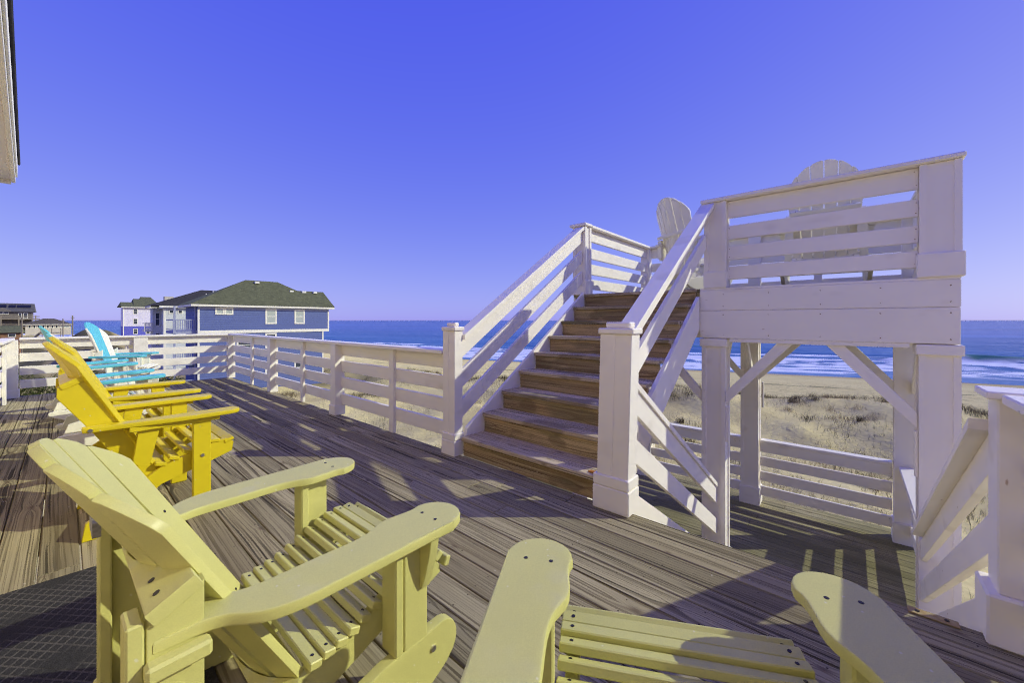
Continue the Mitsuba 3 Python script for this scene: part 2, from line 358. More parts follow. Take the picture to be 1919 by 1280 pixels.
for k in range(9):
    part(deck, 'joist', board((-1.6, 0.3 + 1.22 * k, -0.28), (2.37, 0.34 + 1.22 * k, -0.036), 'old_timber'))
for px, py in ((-0.6, 10.15), (2.30, 10.15), (2.30, 5.2), (2.3, 0.2), (-0.6, 4.0)):
    part(deck, 'support_post', board((px - 0.1, py - 0.1, -6.2), (px + 0.1, py + 0.1, -0.30), 'old_timber'))

# ---------------------------------------------------------------- railings
PAT = [(0.788, 0.928), (0.576, 0.716), (0.356, 0.496), (0.134, 0.272)]        # the four slats over the floor
def jig(): return rng.uniform(-0.002, 0.002)
def rail_run(key, axis, fixed, lo, hi, z, face, cap=0.14, capoff=-0.085, th=0.038, pat=PAT, top=0.933, breaks=()):
    """Slats and cap of a railing along axis (0 = x, 1 = y); fixed = slat face coordinate, face = +1/-1 side the slats thicken to."""
    def pt(t, q, zz): return (t, q, zz) if axis == 0 else (q, t, zz)
    segs = [lo, *breaks, hi]; nails = []
    for a, b in zip(segs[:-1], segs[1:]):
        for s0, s1 in pat:
            e = jig()
            for t in (a + .022, b - .024):
                for q in (s0 + .03, s1 - .03):
                    n = (0, -face, 0) if axis == 0 else (-face, 0, 0)
                    nails.append(disc(np.array(pt(t + rng.uniform(-.006, .006), fixed - face * .0012, z + q)), n, rng.uniform(.0022, .0046), .0010))
            part(key, 'slat', board(pt(a + 0.002, fixed, z + s0 + e), pt(b - 0.002, fixed + face * th, z + s1 + e), W, 0.004))
    nk = part(key, 'nail', mikit.ply(join(nails), 'rust_nail')); labels[nk] = {'label': 'rusty nail heads at the slat ends', 'kind': 'stuff'}
    part(key, 'cap_board', board(pt(lo, fixed + face * capoff, z + top), pt(hi, fixed + face * (capoff + cap), z + top + 0.038), W, 0.006))
def wrapped_post(key, x0, x1, y0, y1, z0, z1, base=0.19, basew=0.012, name='post', capstrip=None):
    """Boxed post: core panel with corner boards standing proud and a plinth at its foot."""
    p = part(key, name, board((x0 + 0.014, y0 + 0.014, z0), (x1 - 0.014, y1 - 0.014, z1), W, 0.003))
    cw = 0.042
    for cx, sx in ((x0, 1), (x1, -1)):
        for cy, sy in ((y0, 1), (y1, -1)):
            L = [(0, 0), (cw, 0), (cw, 0.017), (0.017, 0.017), (0.017, cw), (0, cw)]
            q = [(cx + sx * a, cy + sy * b) for a, b in L]
            part(p, 'corner_board', wrapped(prism(q, z0 + (base - 0.002 if base else 0), z1), W, (0, 0, 1)))
    if base:
        part(p, 'plinth', board((x0 - basew, y0 - basew, z0 + 0.001), (x1 + basew, y1 + basew, z0 + base), W, 0.006))
    if capstrip:
        part(p, 'collar', board((x0 - basew, y0 - basew, capstrip[0]), (x1 + basew, y1 + basew, capstrip[1]), W, 0.006))
    return p

er = thing('deck_railing', 'white slatted deck railing running from the stair foot to the far corner', 'railing')
rail_run(er, 1, 2.425, 2.92, 10.20, 0.0, 1, breaks=(5.19, 7.66))
for y0, y1 in ((5.12, 5.26), (7.59, 7.73)):
    part(er, 'post', board((2.338, y0, 0.002), (2.468, y1, 0.932), W, 0.004))
part(er, 'post_plinth', board((2.326, 5.105, 0.001), (2.47, 5.275, 0.13), W, 0.006))
part(er, 'post', board((2.338, 10.20, 0.002), (2.468, 10.335, 0.932), W, 0.004))
for y in (8.80, 6.35, 3.86):
    part(er, 'baluster', board((2.385, y - 0.045, 0.003), (2.4235, y + 0.045, 0.931), W, 0.004))
nr = thing('deck_railing', 'sunlit white slatted railing across the far end of the deck, behind the turquoise chairs', 'railing')
rail_run(nr, 0, 10.25, -0.48, 2.337, 0.0, 1, breaks=(0.98,))
part(nr, 'post', board((0.86, 10.185, 0.002), (1.06, 10.248, 0.931), W, 0.004))
part(nr, 'post', board((-0.63, 10.12, 0.002), (-0.49, 10.29, 0.932), W, 0.004))
part(nr, 'post_plinth', board((-0.645, 10.105, 0.001), (-0.475, 10.30, 0.13), W, 0.006))
part(nr, 'baluster', board((0.76, 10.29, 0.003), (0.80, 10.33, 0.931), W, 0.004))
wr = thing('deck_railing', 'short stretch of white railing ending at the house side of the deck', 'railing')
rail_run(wr, 1, -0.60, 8.2, 10.11, 0.0, -1)
part(wr, 'baluster', board((-0.598, 9.36, 0.003), (-0.56, 9.45, 0.931), W, 0.004))
sr = thing('deck_railing', 'white railing leaving the post beside the lower stair opening', 'railing')
rail_run(sr, 0, -0.50, -1.5, 2.325, 0.0, -1, capoff=-0.07)
for xx in (0.45, -1.2):
    part(sr, 'post', board((xx, -0.60, 0.002), (xx + 0.13, -0.47, 0.931), W, 0.004))

# ---------------------------------------------------------------- newel posts
def newel(label, x0, x1, y0, y1, top, base, bw, lean=0.0, blk=True):
    k = thing('newel_post', label, 'post')
    def sh(mesh):
        V = mesh[0].copy(); V[:, 1] -= lean * V[:, 2]; V[:, 0] += 0 * V[:, 2]; return V, mesh[1]
    s = part(k, 'shaft', wrapped(sh(cbox((x0, y0, base - 0.01), (x1, y1, top - 0.062), 0.004)), W, (0, 0, 1)))
    ym = (y0 + y1) / 2
    part(s, 'face_board', wrapped(sh(cbox((x0 - 0.004, ym + 0.001, base + 0.001), (x0 - 0.0005, y1 - 0.001, top - 0.063), 0.001)), W, (0, 0, 1)))
    part(k, 'plinth', board((x0 - bw, y0 - bw, 0.001), (x1 + bw, y1 + bw, base * 0.68), W, 0.006))
    part(k, 'plinth', board((x0 - bw + .002, y0 - bw + .002, base * 0.68 + 0.003), (x1 + bw - .002, y1 + bw - .002, base), W, 0.006))
    part(k, 'cap_board', wrapped(sh(cbox((x0 - 0.014, y0 - 0.014, top - 0.061), (x1 + 0.014, y1 + 0.014, top - 0.021), 0.008)), W, (0, 1, 0)))
    if blk: part(k, 'cap_block', wrapped(sh(cbox((x0 + 0.022, y0 + 0.022, top - 0.02), (x1 - 0.022, y1 - 0.022, top + 0.018), 0.010)), W, (0, 1, 0)))
    return k
newel('white newel post with a stepped cap joining the deck railing to the stairs', 2.350, 2.450, 2.742, 2.905, 1.215, 0.205, 0.014)
newel('white leaning newel post with a stepped cap and tall plinth between the two stairs', 2.350, 2.478, 1.075, 1.292, 1.222, 0.230, 0.019, lean=0.028)

k = thing('newel_post', 'stout flat-capped white post at the deck edge beside the lower stair', 'post')
part(k, 'shaft', board((2.362, -0.620, 0.0), (2.50, -0.427, 0.945), W, 0.004))
part(k, 'face_board', board((2.354, -0.49, 0.20), (2.3615, -0.429, 0.944), W, 0.002))
part(k, 'face_board', board((2.354, -0.618, 0.20), (2.3615, -0.492, 0.944), W, 0.002))
part(k, 'plinth', board((2.330, -0.655, 0.001), (2.53, -0.395, 0.198), W, 0.008))
part(k, 'cap_board', board((2.335, -0.65, 0.947), (2.53, -0.395, 0.977), W, 0.005))

# ---------------------------------------------------------------- upper staircase
RISE, RUN, YS0, YS1 = 0.1783, 0.2735, 1.300, 2.700
st = thing('staircase', 'open-air timber staircase of nine steps climbing to the raised platform', 'stairs')
for i in range(9):
    xf = 2.395 + RUN * i; zt = RISE * (i + 1)
    part(st, 'riser', board((xf + 0.026, YS0, zt - RISE + (0.002 if i == 0 else -0.006)), (xf + 0.058, YS1, zt - 0.039), 'wood_stair', 0.003))
    t = part(st, 'tread', board((xf, YS0 - 0.002, zt - 0.037), (xf + 0.150, YS1 + 0.004, zt), 'wood_tread', 0.006, (0, 1, 0)))
    if i < 8: part(st, 'tread', board((xf + 0.153, YS0 - 0.002, zt - 0.037), (xf + 0.298, YS1 + 0.004, zt - 0.001), 'wood_tread', 0.006, (0, 1, 0)))
SL = RISE / RUN
def sloped(x0, x1, z0, h, y0, y1, slope, mat=W):
    """Board with plumb-cut ends climbing at slope: z0 = lower edge at x0, h = plumb height."""
    q = [(x0, z0), (x1, z0 + slope * (x1 - x0)), (x1, z0 + slope * (x1 - x0) + h), (x0, z0 + h)]
    return wrapped(prism(q, 0, abs(y1 - y0), XZ(max(y0, y1)), bevel=0.003), mat, (1, 0, slope))
part(st, 'stringer', sloped(2.47, 4.60, 0.03, 0.215, 2.706, 2.742, SL))
part(st, 'stringer', sloped(2.60, 4.60, -0.15, 0.36, 1.258, 1.297, SL))
def stair_rail(label, x0, x1, ztop, y0, y1, yc0, yc1, slope, offs, h=0.166, cx=(0, 0)):
    k = thing('stair_railing', label, 'railing')
    part(k, 'handrail', sloped(x0 + cx[0], x1 + cx[1], ztop + slope * cx[0], 0.046, yc0, yc1, slope))
    for o in offs: part(k, 'slat', sloped(x0, x1, ztop - o, h, y0, y1, slope))
    return k
stair_rail('white stair railing rising from the newel post beside the sea-facing deck railing', 2.452, 4.618, 1.072, 2.752, 2.790, 2.715, 2.855, SL, (0.168, 0.45, 0.732))
stair_rail('white stair railing climbing behind the leaning newel post to the platform front', 2.482, 4.618, 1.09, 1.196, 1.236, 1.112, 1.252, SL, (0.168, 0.45))

# ---------------------------------------------------------------- lower staircase and its rails
ls = thing('lower_staircase', 'white edged stair dropping from the deck edge to the lower deck', 'stairs')
for i in range(7):
    xf = 2.45 + 0.275 * i; zt = -0.19 * (i + 1)
    part(ls, 'tread', board((xf, -0.40, zt - 0.037), (xf + 0.285, 1.06, zt), 'wood_lower', 0.005, (0, 1, 0)))
DS = -0.64
part(ls, 'stringer', sloped(2.425, 4.50, -0.155, 0.30, 1.085, 1.122, DS))
part(ls, 'stringer', sloped(2.52, 4.60, -0.20, 0.30, -0.452, -0.412, DS))
stair_rail('white railing descending from the leaning newel post to the lower deck', 2.482, 4.60, 0.812, 1.086, 1.124, 1.070, 1.120, DS, (0.168, 0.50), cx=(0, -0.03))
stair_rail('white railing slanting down from the stout flat-capped post to the corner column', 2.50, 4.60, 0.795, -0.470, -0.432, -0.50, -0.372, DS, (0.168, 0.50), cx=(0, -0.11))
hg = thing('metal_strap', 'rusty metal strap screwed to the deck edge at the lower stair', 'metal strap')
part(hg, 'plate', board((2.372, -0.335, 0.0025), (2.418, -0.185, 0.007), 'rusty_metal', 0.001))
for y in (-0.215, -0.30): part(hg, 'screw', mikit.ply(disc((2.395, y, 0.008), (0, 0, 1), 0.008, 0.002), 'screw_metal'))

# ---------------------------------------------------------------- raised platform
PZ, PX0, PX1, PY0, PY1 = 1.602, 4.62, 7.05, -0.655, 2.93
LZ = -1.53
pf = thing('viewing_platform', 'raised white viewing platform on boxed columns above the lower deck', 'platform')
for i in range(16):
    x0 = PX0 + 0.03 + i * 0.150
    part(pf, 'deck_board', board((x0, PY0 + 0.02, PZ - 0.036), (x0 + 0.145, PY1 - 0.02, PZ), 'wood_lower', 0.004, (0, 1, 0)))
part(pf, 'fascia_board', board((PX0, PY0, PZ - 0.242), (PX0 + 0.028, 1.262, PZ - 0.022), W, 0.004))
part(pf, 'fascia_board', board((PX0 - 0.001, PY0 + 0.002, 1.062), (PX0 + 0.027, 1.262, PZ - 0.245), W, 0.004))
part(pf, 'fascia_board', board((PX0 + 0.004, PY0, PZ - 0.021), (PX0 + 0.032, 1.262, PZ + 0.001), W, 0.003))
part(pf, 'fascia_board', board((PX0 + 0.03, 1.264, 1.062), (PX0 + 0.06, PY1, PZ - 0.19), W, 0.004))
part(pf, 'fascia_board', board((PX0 + 0.029, PY0 + 0.001, 1.062), (PX1, PY0 + 0.03, PZ - 0.037), W, 0.004))
part(pf, 'fascia_board', board((PX0 + 0.062, PY1 - 0.03, 1.062), (PX1, PY1 - 0.001, PZ - 0.037), W, 0.004))
part(pf, 'fascia_board', board((PX1 - 0.03, PY0 + 0.032, 1.062), (PX1 - 0.001, PY1 - 0.032, PZ - 0.037), W, 0.004))
for j in range(9):
    y = -0.35 + j * 0.405
    part(pf, 'joist', board((PX0 + 0.065, y, PZ - 0.275), (PX1 - 0.033, y + 0.038, PZ - 0.037), 'paint_dull', 0.002))
for x in (PX0 + 0.09, PX1 - 0.16):
    part(pf, 'beam', board((x, PY0 + 0.034, 1.085), (x + 0.09, PY1 - 0.034, PZ - 0.278), 'paint_dull', 0.003))
nails = [disc(np.array([PX0 - .0012 + dx, y, z]), (-1, 0, 0), rng.uniform(.003, .006), .001) for dx, zz in ((0, (PZ - .20, PZ - .07)), (-.001, (1.10, PZ - .29))) for z in zz for y in np.arange(-.60, 1.25, .407)]
nk = part(pf, 'nail', mikit.ply(join(nails), 'rust_nail')); labels[nk] = {'label': 'rusty nail heads in the fascia', 'kind': 'stuff'}
PW = 0.225
cols = [(PX0 + 0.01, -0.658), (PX0 + 0.01, 1.012), (PX0 + 0.02, 2.69), (6.82, -0.645), (6.82, 1.045), (6.82, 2.69)]
for x, y in cols:
    wrapped_post(pf, x, x + PW, y, y + PW + 0.008, LZ, 1.055 if x < 5 else 1.06, base=0.26, basew=0.017, name='column', capstrip=(0.968, 1.054))
def brace(axis, fixed, t0, z0, t1, z1, w=0.085, th=0.038):
    d = np.array([t1 - t0, z1 - z0]); d = d / np.linalg.norm(d); n = np.array([-d[1], d[0]]) * w / 2
    ca = w / 2 / abs(d[0]) if abs(d[0]) > 0.1 else 0
    # plumb cut at the post, level cut at the beam
    q = [(t0, z0 - ca), (t0, z0 + ca), (t1 - np.sign(t1 - t0) * ca, z1), (t1 + np.sign(t1 - t0) * ca, z1)]
    if axis == 1: M = frame([fixed, 0, 0], [0, 1, 0], [0, 0, 1], [1, 0, 0]); al = (0, d[0], d[1])
    else: M = frame([0, fixed + th, 0], [1, 0, 0], [0, 0, 1], [0, -1, 0]); al = (d[0], 0, d[1])
    part(pf, 'knee_brace', wrapped(prism(q, 0, th, M, 0.003), W, al))
for x in (PX0 + 0.03, 6.85):
    brace(1, x, 1.010 if x < 5 else 1.043, 0.42, 0.46, 1.058); brace(1, x, -0.415 if x < 5 else -0.408, 0.42, 0.14, 1.058)
    brace(1, x, 1.256 if x < 5 else 1.28, 0.42, 1.82, 1.058); brace(1, x, 2.686, 0.42, 2.14, 1.058)
for y in (-0.60, 1.10, 2.76):
    brace(0, y, PX0 + 0.245, 0.42, PX0 + 0.80, 1.058); brace(0, y, 6.815, 0.42, 6.27, 1.058)
for x in (PX0 + 0.03, 6.85):
    part(pf, 'nailer_board', board((x, -0.421, -0.05), (x + 0.038, -0.40, 0.33), W)); part(pf, 'nailer_board', board((x, 0.98, -0.05), (x + 0.038, 1.009, 0.33), W))
part(pf, 'nailer_board', board((PX0 + 0.005, -0.37, 1.022), (PX0 + 0.035, 0.97, 1.060), W, 0.003))
PP = [(0.775, 0.868), (0.520, 0.665), (0.300, 0.445), (0.092, 0.232)]
CT = 0.932
a = thing('platform_railing', 'shaded white railing across the front of the raised platform', 'railing')
rail_run(a, 1, PX0 + 0.055, -0.43, 1.005, PZ, 1, pat=[(0.75, 0.925)] + PP[1:], top=CT)
wrapped_post(a, PX0, PX0 + 0.2, -0.662, -0.428, PZ, PZ + CT - 0.002, base=0.198, basew=0.016)
wrapped_post(a, PX0, PX0 + 0.16, 1.003, 1.218, PZ, PZ + CT - 0.002, base=0.178, basew=0.006)
part(a, 'cap_board', board((PX0 - 0.022, -0.682, PZ + CT + 0.0015), (PX0 + 0.20, 1.252, PZ + CT + 0.041), W, 0.008))
labels[[q for q in scene if q.startswith(a + '__cap_board')][0]] = {'label': 'under-board of the shaded platform railing cap'}
a = thing('platform_railing', 'sunlit white railing with chair shadows at the head of the stairs', 'railing')
rail_run(a, 0, 2.765, PX0 + 0.17, 6.95, PZ, 1, cap=0.18, capoff=-0.075, pat=PP if False else [(0.765, 0.925)] + PP[1:], top=CT)
wrapped_post(a, PX0, PX0 + 0.165, 2.705, 2.90, PZ, PZ + CT - 0.002, base=0.20, basew=0.014)
part(a, 'cap_board', board((PX0 - 0.03, 2.685, PZ + CT + 0.003), (PX0 + 0.168, 2.94, PZ + CT + 0.043), W, 0.008))
a = thing('platform_railing', 'white railing along the seaward side of the raised platform', 'railing')
rail_run(a, 1, 6.93, -0.60, 2.76, PZ, 1, pat=[(0.765, 0.925)] + PP[1:], top=CT, breaks=(1.1,))
for y in (-0.64, 1.02, 2.70): part(a, 'post', board((6.835, y, PZ + 0.001), (6.928, y + 0.16, PZ + CT - 0.001), W, 0.004))
for y in (0.30, 1.9): part(a, 'baluster', board((6.89, y, PZ + 0.002), (6.928, y + 0.09, PZ + CT - 0.001), W, 0.004))
a = thing('platform_railing', 'white railing on the sunny side of the raised platform, opposite the stair head', 'railing')
rail_run(a, 0, -0.575, PX0 + 0.21, 6.93, PZ, -1, pat=[(0.765, 0.925)] + PP[1:], top=CT)
part(a, 'baluster', board((5.70, -0.574, PZ + 0.002), (5.79, -0.536, PZ + CT - 0.001), W, 0.004))

# ---------------------------------------------------------------- lower deck
ld = thing('lower_deck_floor', 'mossy grey plank floor of the lower deck under the platform', kind='structure')
for i in range(36):
    x0 = 2.05 + i * 0.1445; cut = rng.uniform(0.5, 3.5)
    for y0, y1 in ((-0.72, cut), (cut, 6.0)):
        part(ld, 'plank', board((x0, y0 + 0.002, LZ - 0.036), (x0 + 0.140, y1 - 0.002, LZ + rng.uniform(-0.001, 0.001)), 'wood_lower', 0.004, (0, 1, 0)))
part(ld, 'rim_joist', board((7.26, -0.74, LZ - 0.28), (7.30, 6.0, LZ - 0.038), W))
for y in (-0.6, 1.5, 3.8, 5.8): part(ld, 'support_post', board((7.0, y, -6.8), (7.2, y + 0.2, LZ - 0.038), 'old_timber'))
a = thing('lower_railing', 'white slatted railing of the lower deck facing the dunes between two columns', 'railing')
rail_run(a, 1, 6.93, -0.40, 1.04, LZ, 1, capoff=-0.02)
a = thing('lower_railing', 'white slatted railing of the lower deck seen behind the descending stair rail', 'railing')
rail_run(a, 1, 6.93, 1.285, 5.9, LZ, 1, capoff=-0.02, breaks=(2.80,))
a = thing('lower_railing', 'white slatted railing between the two columns on the sunny end of the lower deck', 'railing')
rail_run(a, 0, -0.55, PX0 + 0.25, 6.80, LZ, -1, capoff=-0.10)

# ---------------------------------------------------------------- chairs
def arc_pts(cx, cy, rx, ry, a0, a1, n):
    a = np.radians(np.linspace(a0, a1, n)); return np.stack([cx + rx * np.cos(a), cy + ry * np.sin(a)], 1)
def smooth_path(pts, n=5):
    from scipy.interpolate import splprep, splev
    pts = np.asarray(pts, float); tck, _ = splprep(pts.T, s=0, k=3); return np.array(splev(np.linspace(0, 1, n * len(pts)), tck)).T
SOFT = 35
def rocker_parts(lean=29.0, length=.84, hw0=.345, half=.272, up=0.0, gap=.0125):
    """Part name -> list of meshes of a poly-lumber rocking chair; origin on the floor below the arm tips, x forward, y to its left."""
    out = []
    sl = math.radians(lean)
    bd, bn = np.array([-math.sin(sl), 0, math.cos(sl)]), np.array([math.cos(sl), 0, math.sin(sl)])
    # arms: paddle with a rounded tip, waisted behind, thin at the rear
    for s in (-1, 1):
        outer = smooth_path([(-0.075, .440), (-0.25, .441), (-0.45, .438), (-0.56, .428), (-0.625, .395), (-0.665, .355), (-0.71, .342), (-0.775, .338)], 3)
        inner = smooth_path([(-0.775, .262), (-0.72, .258), (-0.665, .262), (-0.61, .288), (-0.54, .296), (-0.40, .297), (-0.315, .296), (-0.275, .285), (-0.235, .266), (-0.20, .262), (-0.085, .262)], 3)
        tip = arc_pts(-0.085, .351, .085, .0885, -88, 88, 12)
        q = np.vstack([outer, inner, tip]); q[:, 1] *= s; q[:, 0] *= 1 - .62 * up
        out.append(('armrest', prism(q, 0.580, 0.610, None, 0.007)))
        out.append(('front_leg', cbox((-.215, s * .333, .238), (-.125, s * .371, .579), .005)))
        out.append(('front_leg', cbox((-.245, s * .296, .236), (-.2155, s * .371, .579), .005)))
        corbel = [(0, 0), (0, -.17), (.012, -.168), (.030, -.12), (.050, -.05), (.058, 0)]
        out.append(('arm_bracket', prism(corbel, -.016, .016, frame([-.142, s * .3715, .579], [0, s, 0], [0, 0, 1], [1, 0, 0]), .004)))
        out.append(('rear_upright', prism([(up - .785, .42 if up else .135), (up - .692, .42 if up else .140), (up - .692, .695), (up - .785, .640)], -.018, .018, XZ(s * .318), .004)))
        out.append(('rear_upright', cbox((up - .815, s * .262, .44 if up else .14), (up - .787, s * .336, .655), .004)))
        out.append(('arm_support', cbox((up - .79, s * .337, .545), (up - .685, s * .372, .579), .006)))
        for x, dy in ((-.108, .035), (-.108, -.033), (-.735 * (1 - .62 * up), 0.0)): out.append(('screw', disc((x, s * (.351 + dy) if dy else s * .300, .6102), (0, 0, 1), .0055, .0008)))
        # rocker
        R0 = .74; a = np.linspace(-0.56, 0.535, 28); lower = np.stack([-.42 + R0 * np.sin(a), R0 - R0 * np.cos(a)], 1)
        q = np.vstack([lower, arc_pts(lower[-1, 0] - .020, lower[-1, 1] + .074, .062, .072, -58, 88, 10), [(-.14, .246), (-.28, .236), (-.42, .205), (-.55, .172), (-.68, .158), (-.76, .160)], arc_pts(lower[0, 0] + .012, lower[0, 1] + .022, .022, .020, 95, 215, 6)])
        out.append(('rocker', prism(q, -.019, .019, XZ(s * .352), .006)))
        out.append(('bolt', disc((-.105, s * .3725, .185), (0, s, 0), .010, .004)))
        # seat side board
        top = [(.006, .362), (-.012, .385), (-.05, .415), (-.10, .420), (-.17, .400), (-.25, .355), (-.34, .317), (-.45, .293), (-.62, .262), (-.74, .235)]
        bot = [(-.78, .14), (-.60, .165), (-.40, .20), (-.22, .27), (-.12, .315), (-.03, .325), (.004, .338)]
        out.append(('side_board', prism(np.array(top + bot), -.016, .016, XZ(s * .258), .003)))
    # seat slats
    pts = [(.014, .380, 70), (-.022, .420, 36), (-.061, .438, 12), (-.100, .441, -3), (-.139, .434, -13), (-.177, .420, -24), (-.215, .401, -27), (-.252, .381, -28), (-.289, .362, -25), (-.326, .346, -19), (-.363, .335, -14), (-.400, .327, -10), (-.438, .321, -8)]
    for x, z, t in pts:
        a = math.radians(-t); M = np.eye(4); M[:3, :3] = np.array([[math.cos(a), 0, math.sin(a)], [0, 1, 0], [-math.sin(a), 0, math.cos(a)]]); M[:3, 3] = (x, 0, z)
        m = moved(cbox((-.0172, -.292, -.023), (.0172, .292, 0), .003), M); out.append(('seat_slat', m))
        if t < 60:
            for y in (-.262, .262): out.append(('screw', disc(M[:3, 3] + M[:3, :3] @ [0, y, .0005], M[:3, :3] @ [0, 0, 1.0], .0048, .0008)))
    # back
    n, ang = 6, math.radians(34)
    R = half / math.sin(ang); base = np.array([-.455, 0, .275])
    for i in range(n):
        a = ang * (2 * (i + .5) / n - 1); t = (i + .5) / n * 2 - 1
        c = base + np.array([0, R * math.sin(a), 0]) - bn * (R * math.cos(a) - R * math.cos(ang)) + bn * .005
        ey = np.array([0, math.cos(a), 0]) + bn * math.sin(a)
        ez = np.cross(ey, bd)
        fan = 0.075 * t                                      # outward splay
        l2 = (bd + np.array([0, fan, 0])); l2 /= np.linalg.norm(l2); ez = np.cross(ey, l2); ez /= np.linalg.norm(ez)
        w0, w1 = R * ang / n - gap, R * ang / n + .012 - gap
        top = [(w, length - .22 * (t + w / .30) ** 2) for w in np.linspace(-w1, w1, 7)]
        top[0], top[-1] = (-w1, top[0][1] - .006), (w1, top[-1][1] - .006)
        q = np.array([(-w0, 0), (w0, 0)] + top[::-1])
        out.append(('back_slat', prism(q, -.011, .011, frame(c, ey, l2, ez), .003)))
        for dz in (.05, .43): out.append(('screw', disc(c + l2 * dz + ez * .0115, ez, .0048, .0008)))
    # curved cross pieces behind the back
    for zc, hw, dep in ((.705, hw0, .085), (.285, .285, .085)):
        dist = (zc - base[2]) / math.cos(sl); o = base + bd * dist
        ys = np.linspace(-hw, hw, 17)
        front = [(y, -max(0.0, math.sqrt(max(R * R - min(y * y, half * half), 0)) - R * math.cos(ang)) - .010) for y in ys]
        q = np.array(front + [(hw, -dep - .015), (-hw, -dep - .015)])
        m = prism(q, -.018, .018, frame(o, [0, 1, 0], bn, -bd * 1.0), .004); out.append(('cross_piece', m))
        for y in (-.30, -.24, .24, .30):
            if abs(y) < hw - .02: out.append(('screw', disc(o + bn * (-.072) + np.array([0, y, 0]) + bd * .0185, bd, .0065, .001)))
    out.append(('seat_rail', cbox((-.52, -.28, .215), (-.435, .28, .243), .004)))
    out.append(('stretcher', cbox((-.70 + up, -.332, .125), (-.665 + up, .332, .185), .004)))
    return out
ROCK = rocker_parts()
TALL = rocker_parts(20.0, .885, .29, .265, .15, .0050)
def fixed_parts():
    """Upright garden chair on four legs, straight tapered arms, leaning back on two stiles."""
    out = []
    sl = math.radians(26.5); bd, bn = np.array([-math.sin(sl), 0, math.cos(sl)]), np.array([math.cos(sl), 0, math.sin(sl)])
    for s in (-1, 1):
        q = np.vstack([smooth_path([(-.06, .425), (-.25, .43), (-.42, .415), (-.58, .385), (-.72, .372)], 3), [(-.735, .36), (-.735, .30)],
                       smooth_path([(-.72, .295), (-.55, .300), (-.40, .305), (-.25, .300), (-.06, .298)], 3), arc_pts(-.06, .361, .06, .0635, -85, 85, 9)])
        q[:, 1] *= s
        out.append(('armrest', prism(q, .622, .650, None, .006)))
        out.append(('front_leg', cbox((-.255, s * .335, .002), (-.160, s * .372, .6215), .005)))
        out.append(('arm_cleat', cbox((-.55, s * .372, .592), (-.115, s * .392, .6215), .004)))
        out.append(('arm_brace', prism([(-.52, .50), (-.535, .395), (-.46, .365), (-.405, .6215), (-.505, .6215)], -.014, .014, XZ(s * .350), .004)))
        out.append(('side_board', prism([(-.02, .405), (-.06, .437), (-.12, .43), (-.40, .335), (-.72, .10), (-.735, .002), (-.66, .002), (-.40, .225), (-.10, .32), (-.03, .345)], -.017, .017, XZ(s * .300), .004)))
        # stile behind the back slats, with a shaped head
        o = np.array([-.45, s * .262, .34])
        q2 = [(-.015, -.05), (.085, -.05), (.098, .35), (.122, .60), (.095, .650), (.03, .655), (-.02, .650), (-.02, .35)]
        M = frame(o, -bn, bd, np.cross(-bn, bd)); out.append(('back_stile', prism(np.array(q2), -.016, .016, M, .004)))
        out.append(('bolt', disc((-.705, s * .3745, .636), (0, s, 0), .011, .004))); out.append(('bolt', disc((-.205, s * .3735, .37), (0, s, 0), .011, .004)))
    for x, z, t in [(-.052, .435, 20), (-.125, .447, -6), (-.195, .432, -16), (-.265, .408, -19), (-.335, .383, -19), (-.40, .362, -16)]:
        a = math.radians(-t); M = np.eye(4); M[:3, :3] = np.array([[math.cos(a), 0, math.sin(a)], [0, 1, 0], [-math.sin(a), 0, math.cos(a)]]); M[:3, 3] = (x, 0, z)
        out.append(('seat_slat', moved(cbox((-.028, -.325, -.022), (.028, .325, 0), .004), M)))
    n, half, ang = 6, .285, math.radians(22); R = half / math.sin(ang); base = np.array([-.405, 0, .30])
    for i in range(n):
        t = (i + .5) / n * 2 - 1; a = ang * t
        c = base + np.array([0, R * math.sin(a), 0]) - bn * (R * math.cos(a) - R * math.cos(ang)) + bn * .008
        ey = np.array([0, math.cos(a), 0]) + bn * math.sin(a); l2 = bd + np.array([0, .04 * t, 0]); l2 /= np.linalg.norm(l2); ez = np.cross(ey, l2); ez /= np.linalg.norm(ez)
        w0, w1 = .042, .0495
        top = [(w, .945 - .17 * (t + w / .31) ** 2) for w in np.linspace(-w1, w1, 7)]
        out.append(('back_slat', prism(np.array([(-w0, 0), (w0, 0)] + top[::-1]), -.012, .012, frame(c, ey, l2, ez), .004)))
    for d, hw in ((.70, .285), (.12, .28)):
        o = base + bd * d; ys = np.linspace(-hw, hw, 13)
        q = np.array([(y, -max(0.0, math.sqrt(max(R * R - min(y * y, half * half), 0)) - R * math.cos(ang)) - .008) for y in ys] + [(hw, -.105), (-hw, -.105)])
        out.append(('cross_piece', prism(q, -.016, .016, frame(o, [0, 1, 0], bn, -bd), .004)))
    return out
FIXED = fixed_parts()
def chair(name, label, src, M, mats, group=None, tags=None):
    k = thing(name, label, 'rocking chair' if src in (ROCK, TALL) else 'chair', group=group)
    for nm, m in src:
        if nm == 'screw': continue
        mat = mats(nm, m) if callable(mats) else mats
        if nm == 'bolt': mat = 'bolt_steel'
        part(k, nm, mikit.ply(moved(m, M), mat, smooth=SOFT))
    sc = [m for nm, m in src if nm == 'screw']
    if sc: key = part(k, 'screw', mikit.ply(moved(join(sc), M), 'screw_metal')); labels[key] = {'label': 'dark screw heads of the chair', 'kind': 'stuff'}
    return k
c1 = chair('rocking_chair', 'pale yellow rocking chair in the foreground, facing the stairs with its seat in view', ROCK, place(.885, 1.397, .0, 1.0), 'poly_pale')
chair('rocking_chair', 'pale yellow rocking chair by the deck edge, seen from behind over its two armrests', ROCK, place(1.096, .373, .0, 28.5), 'poly_pale')
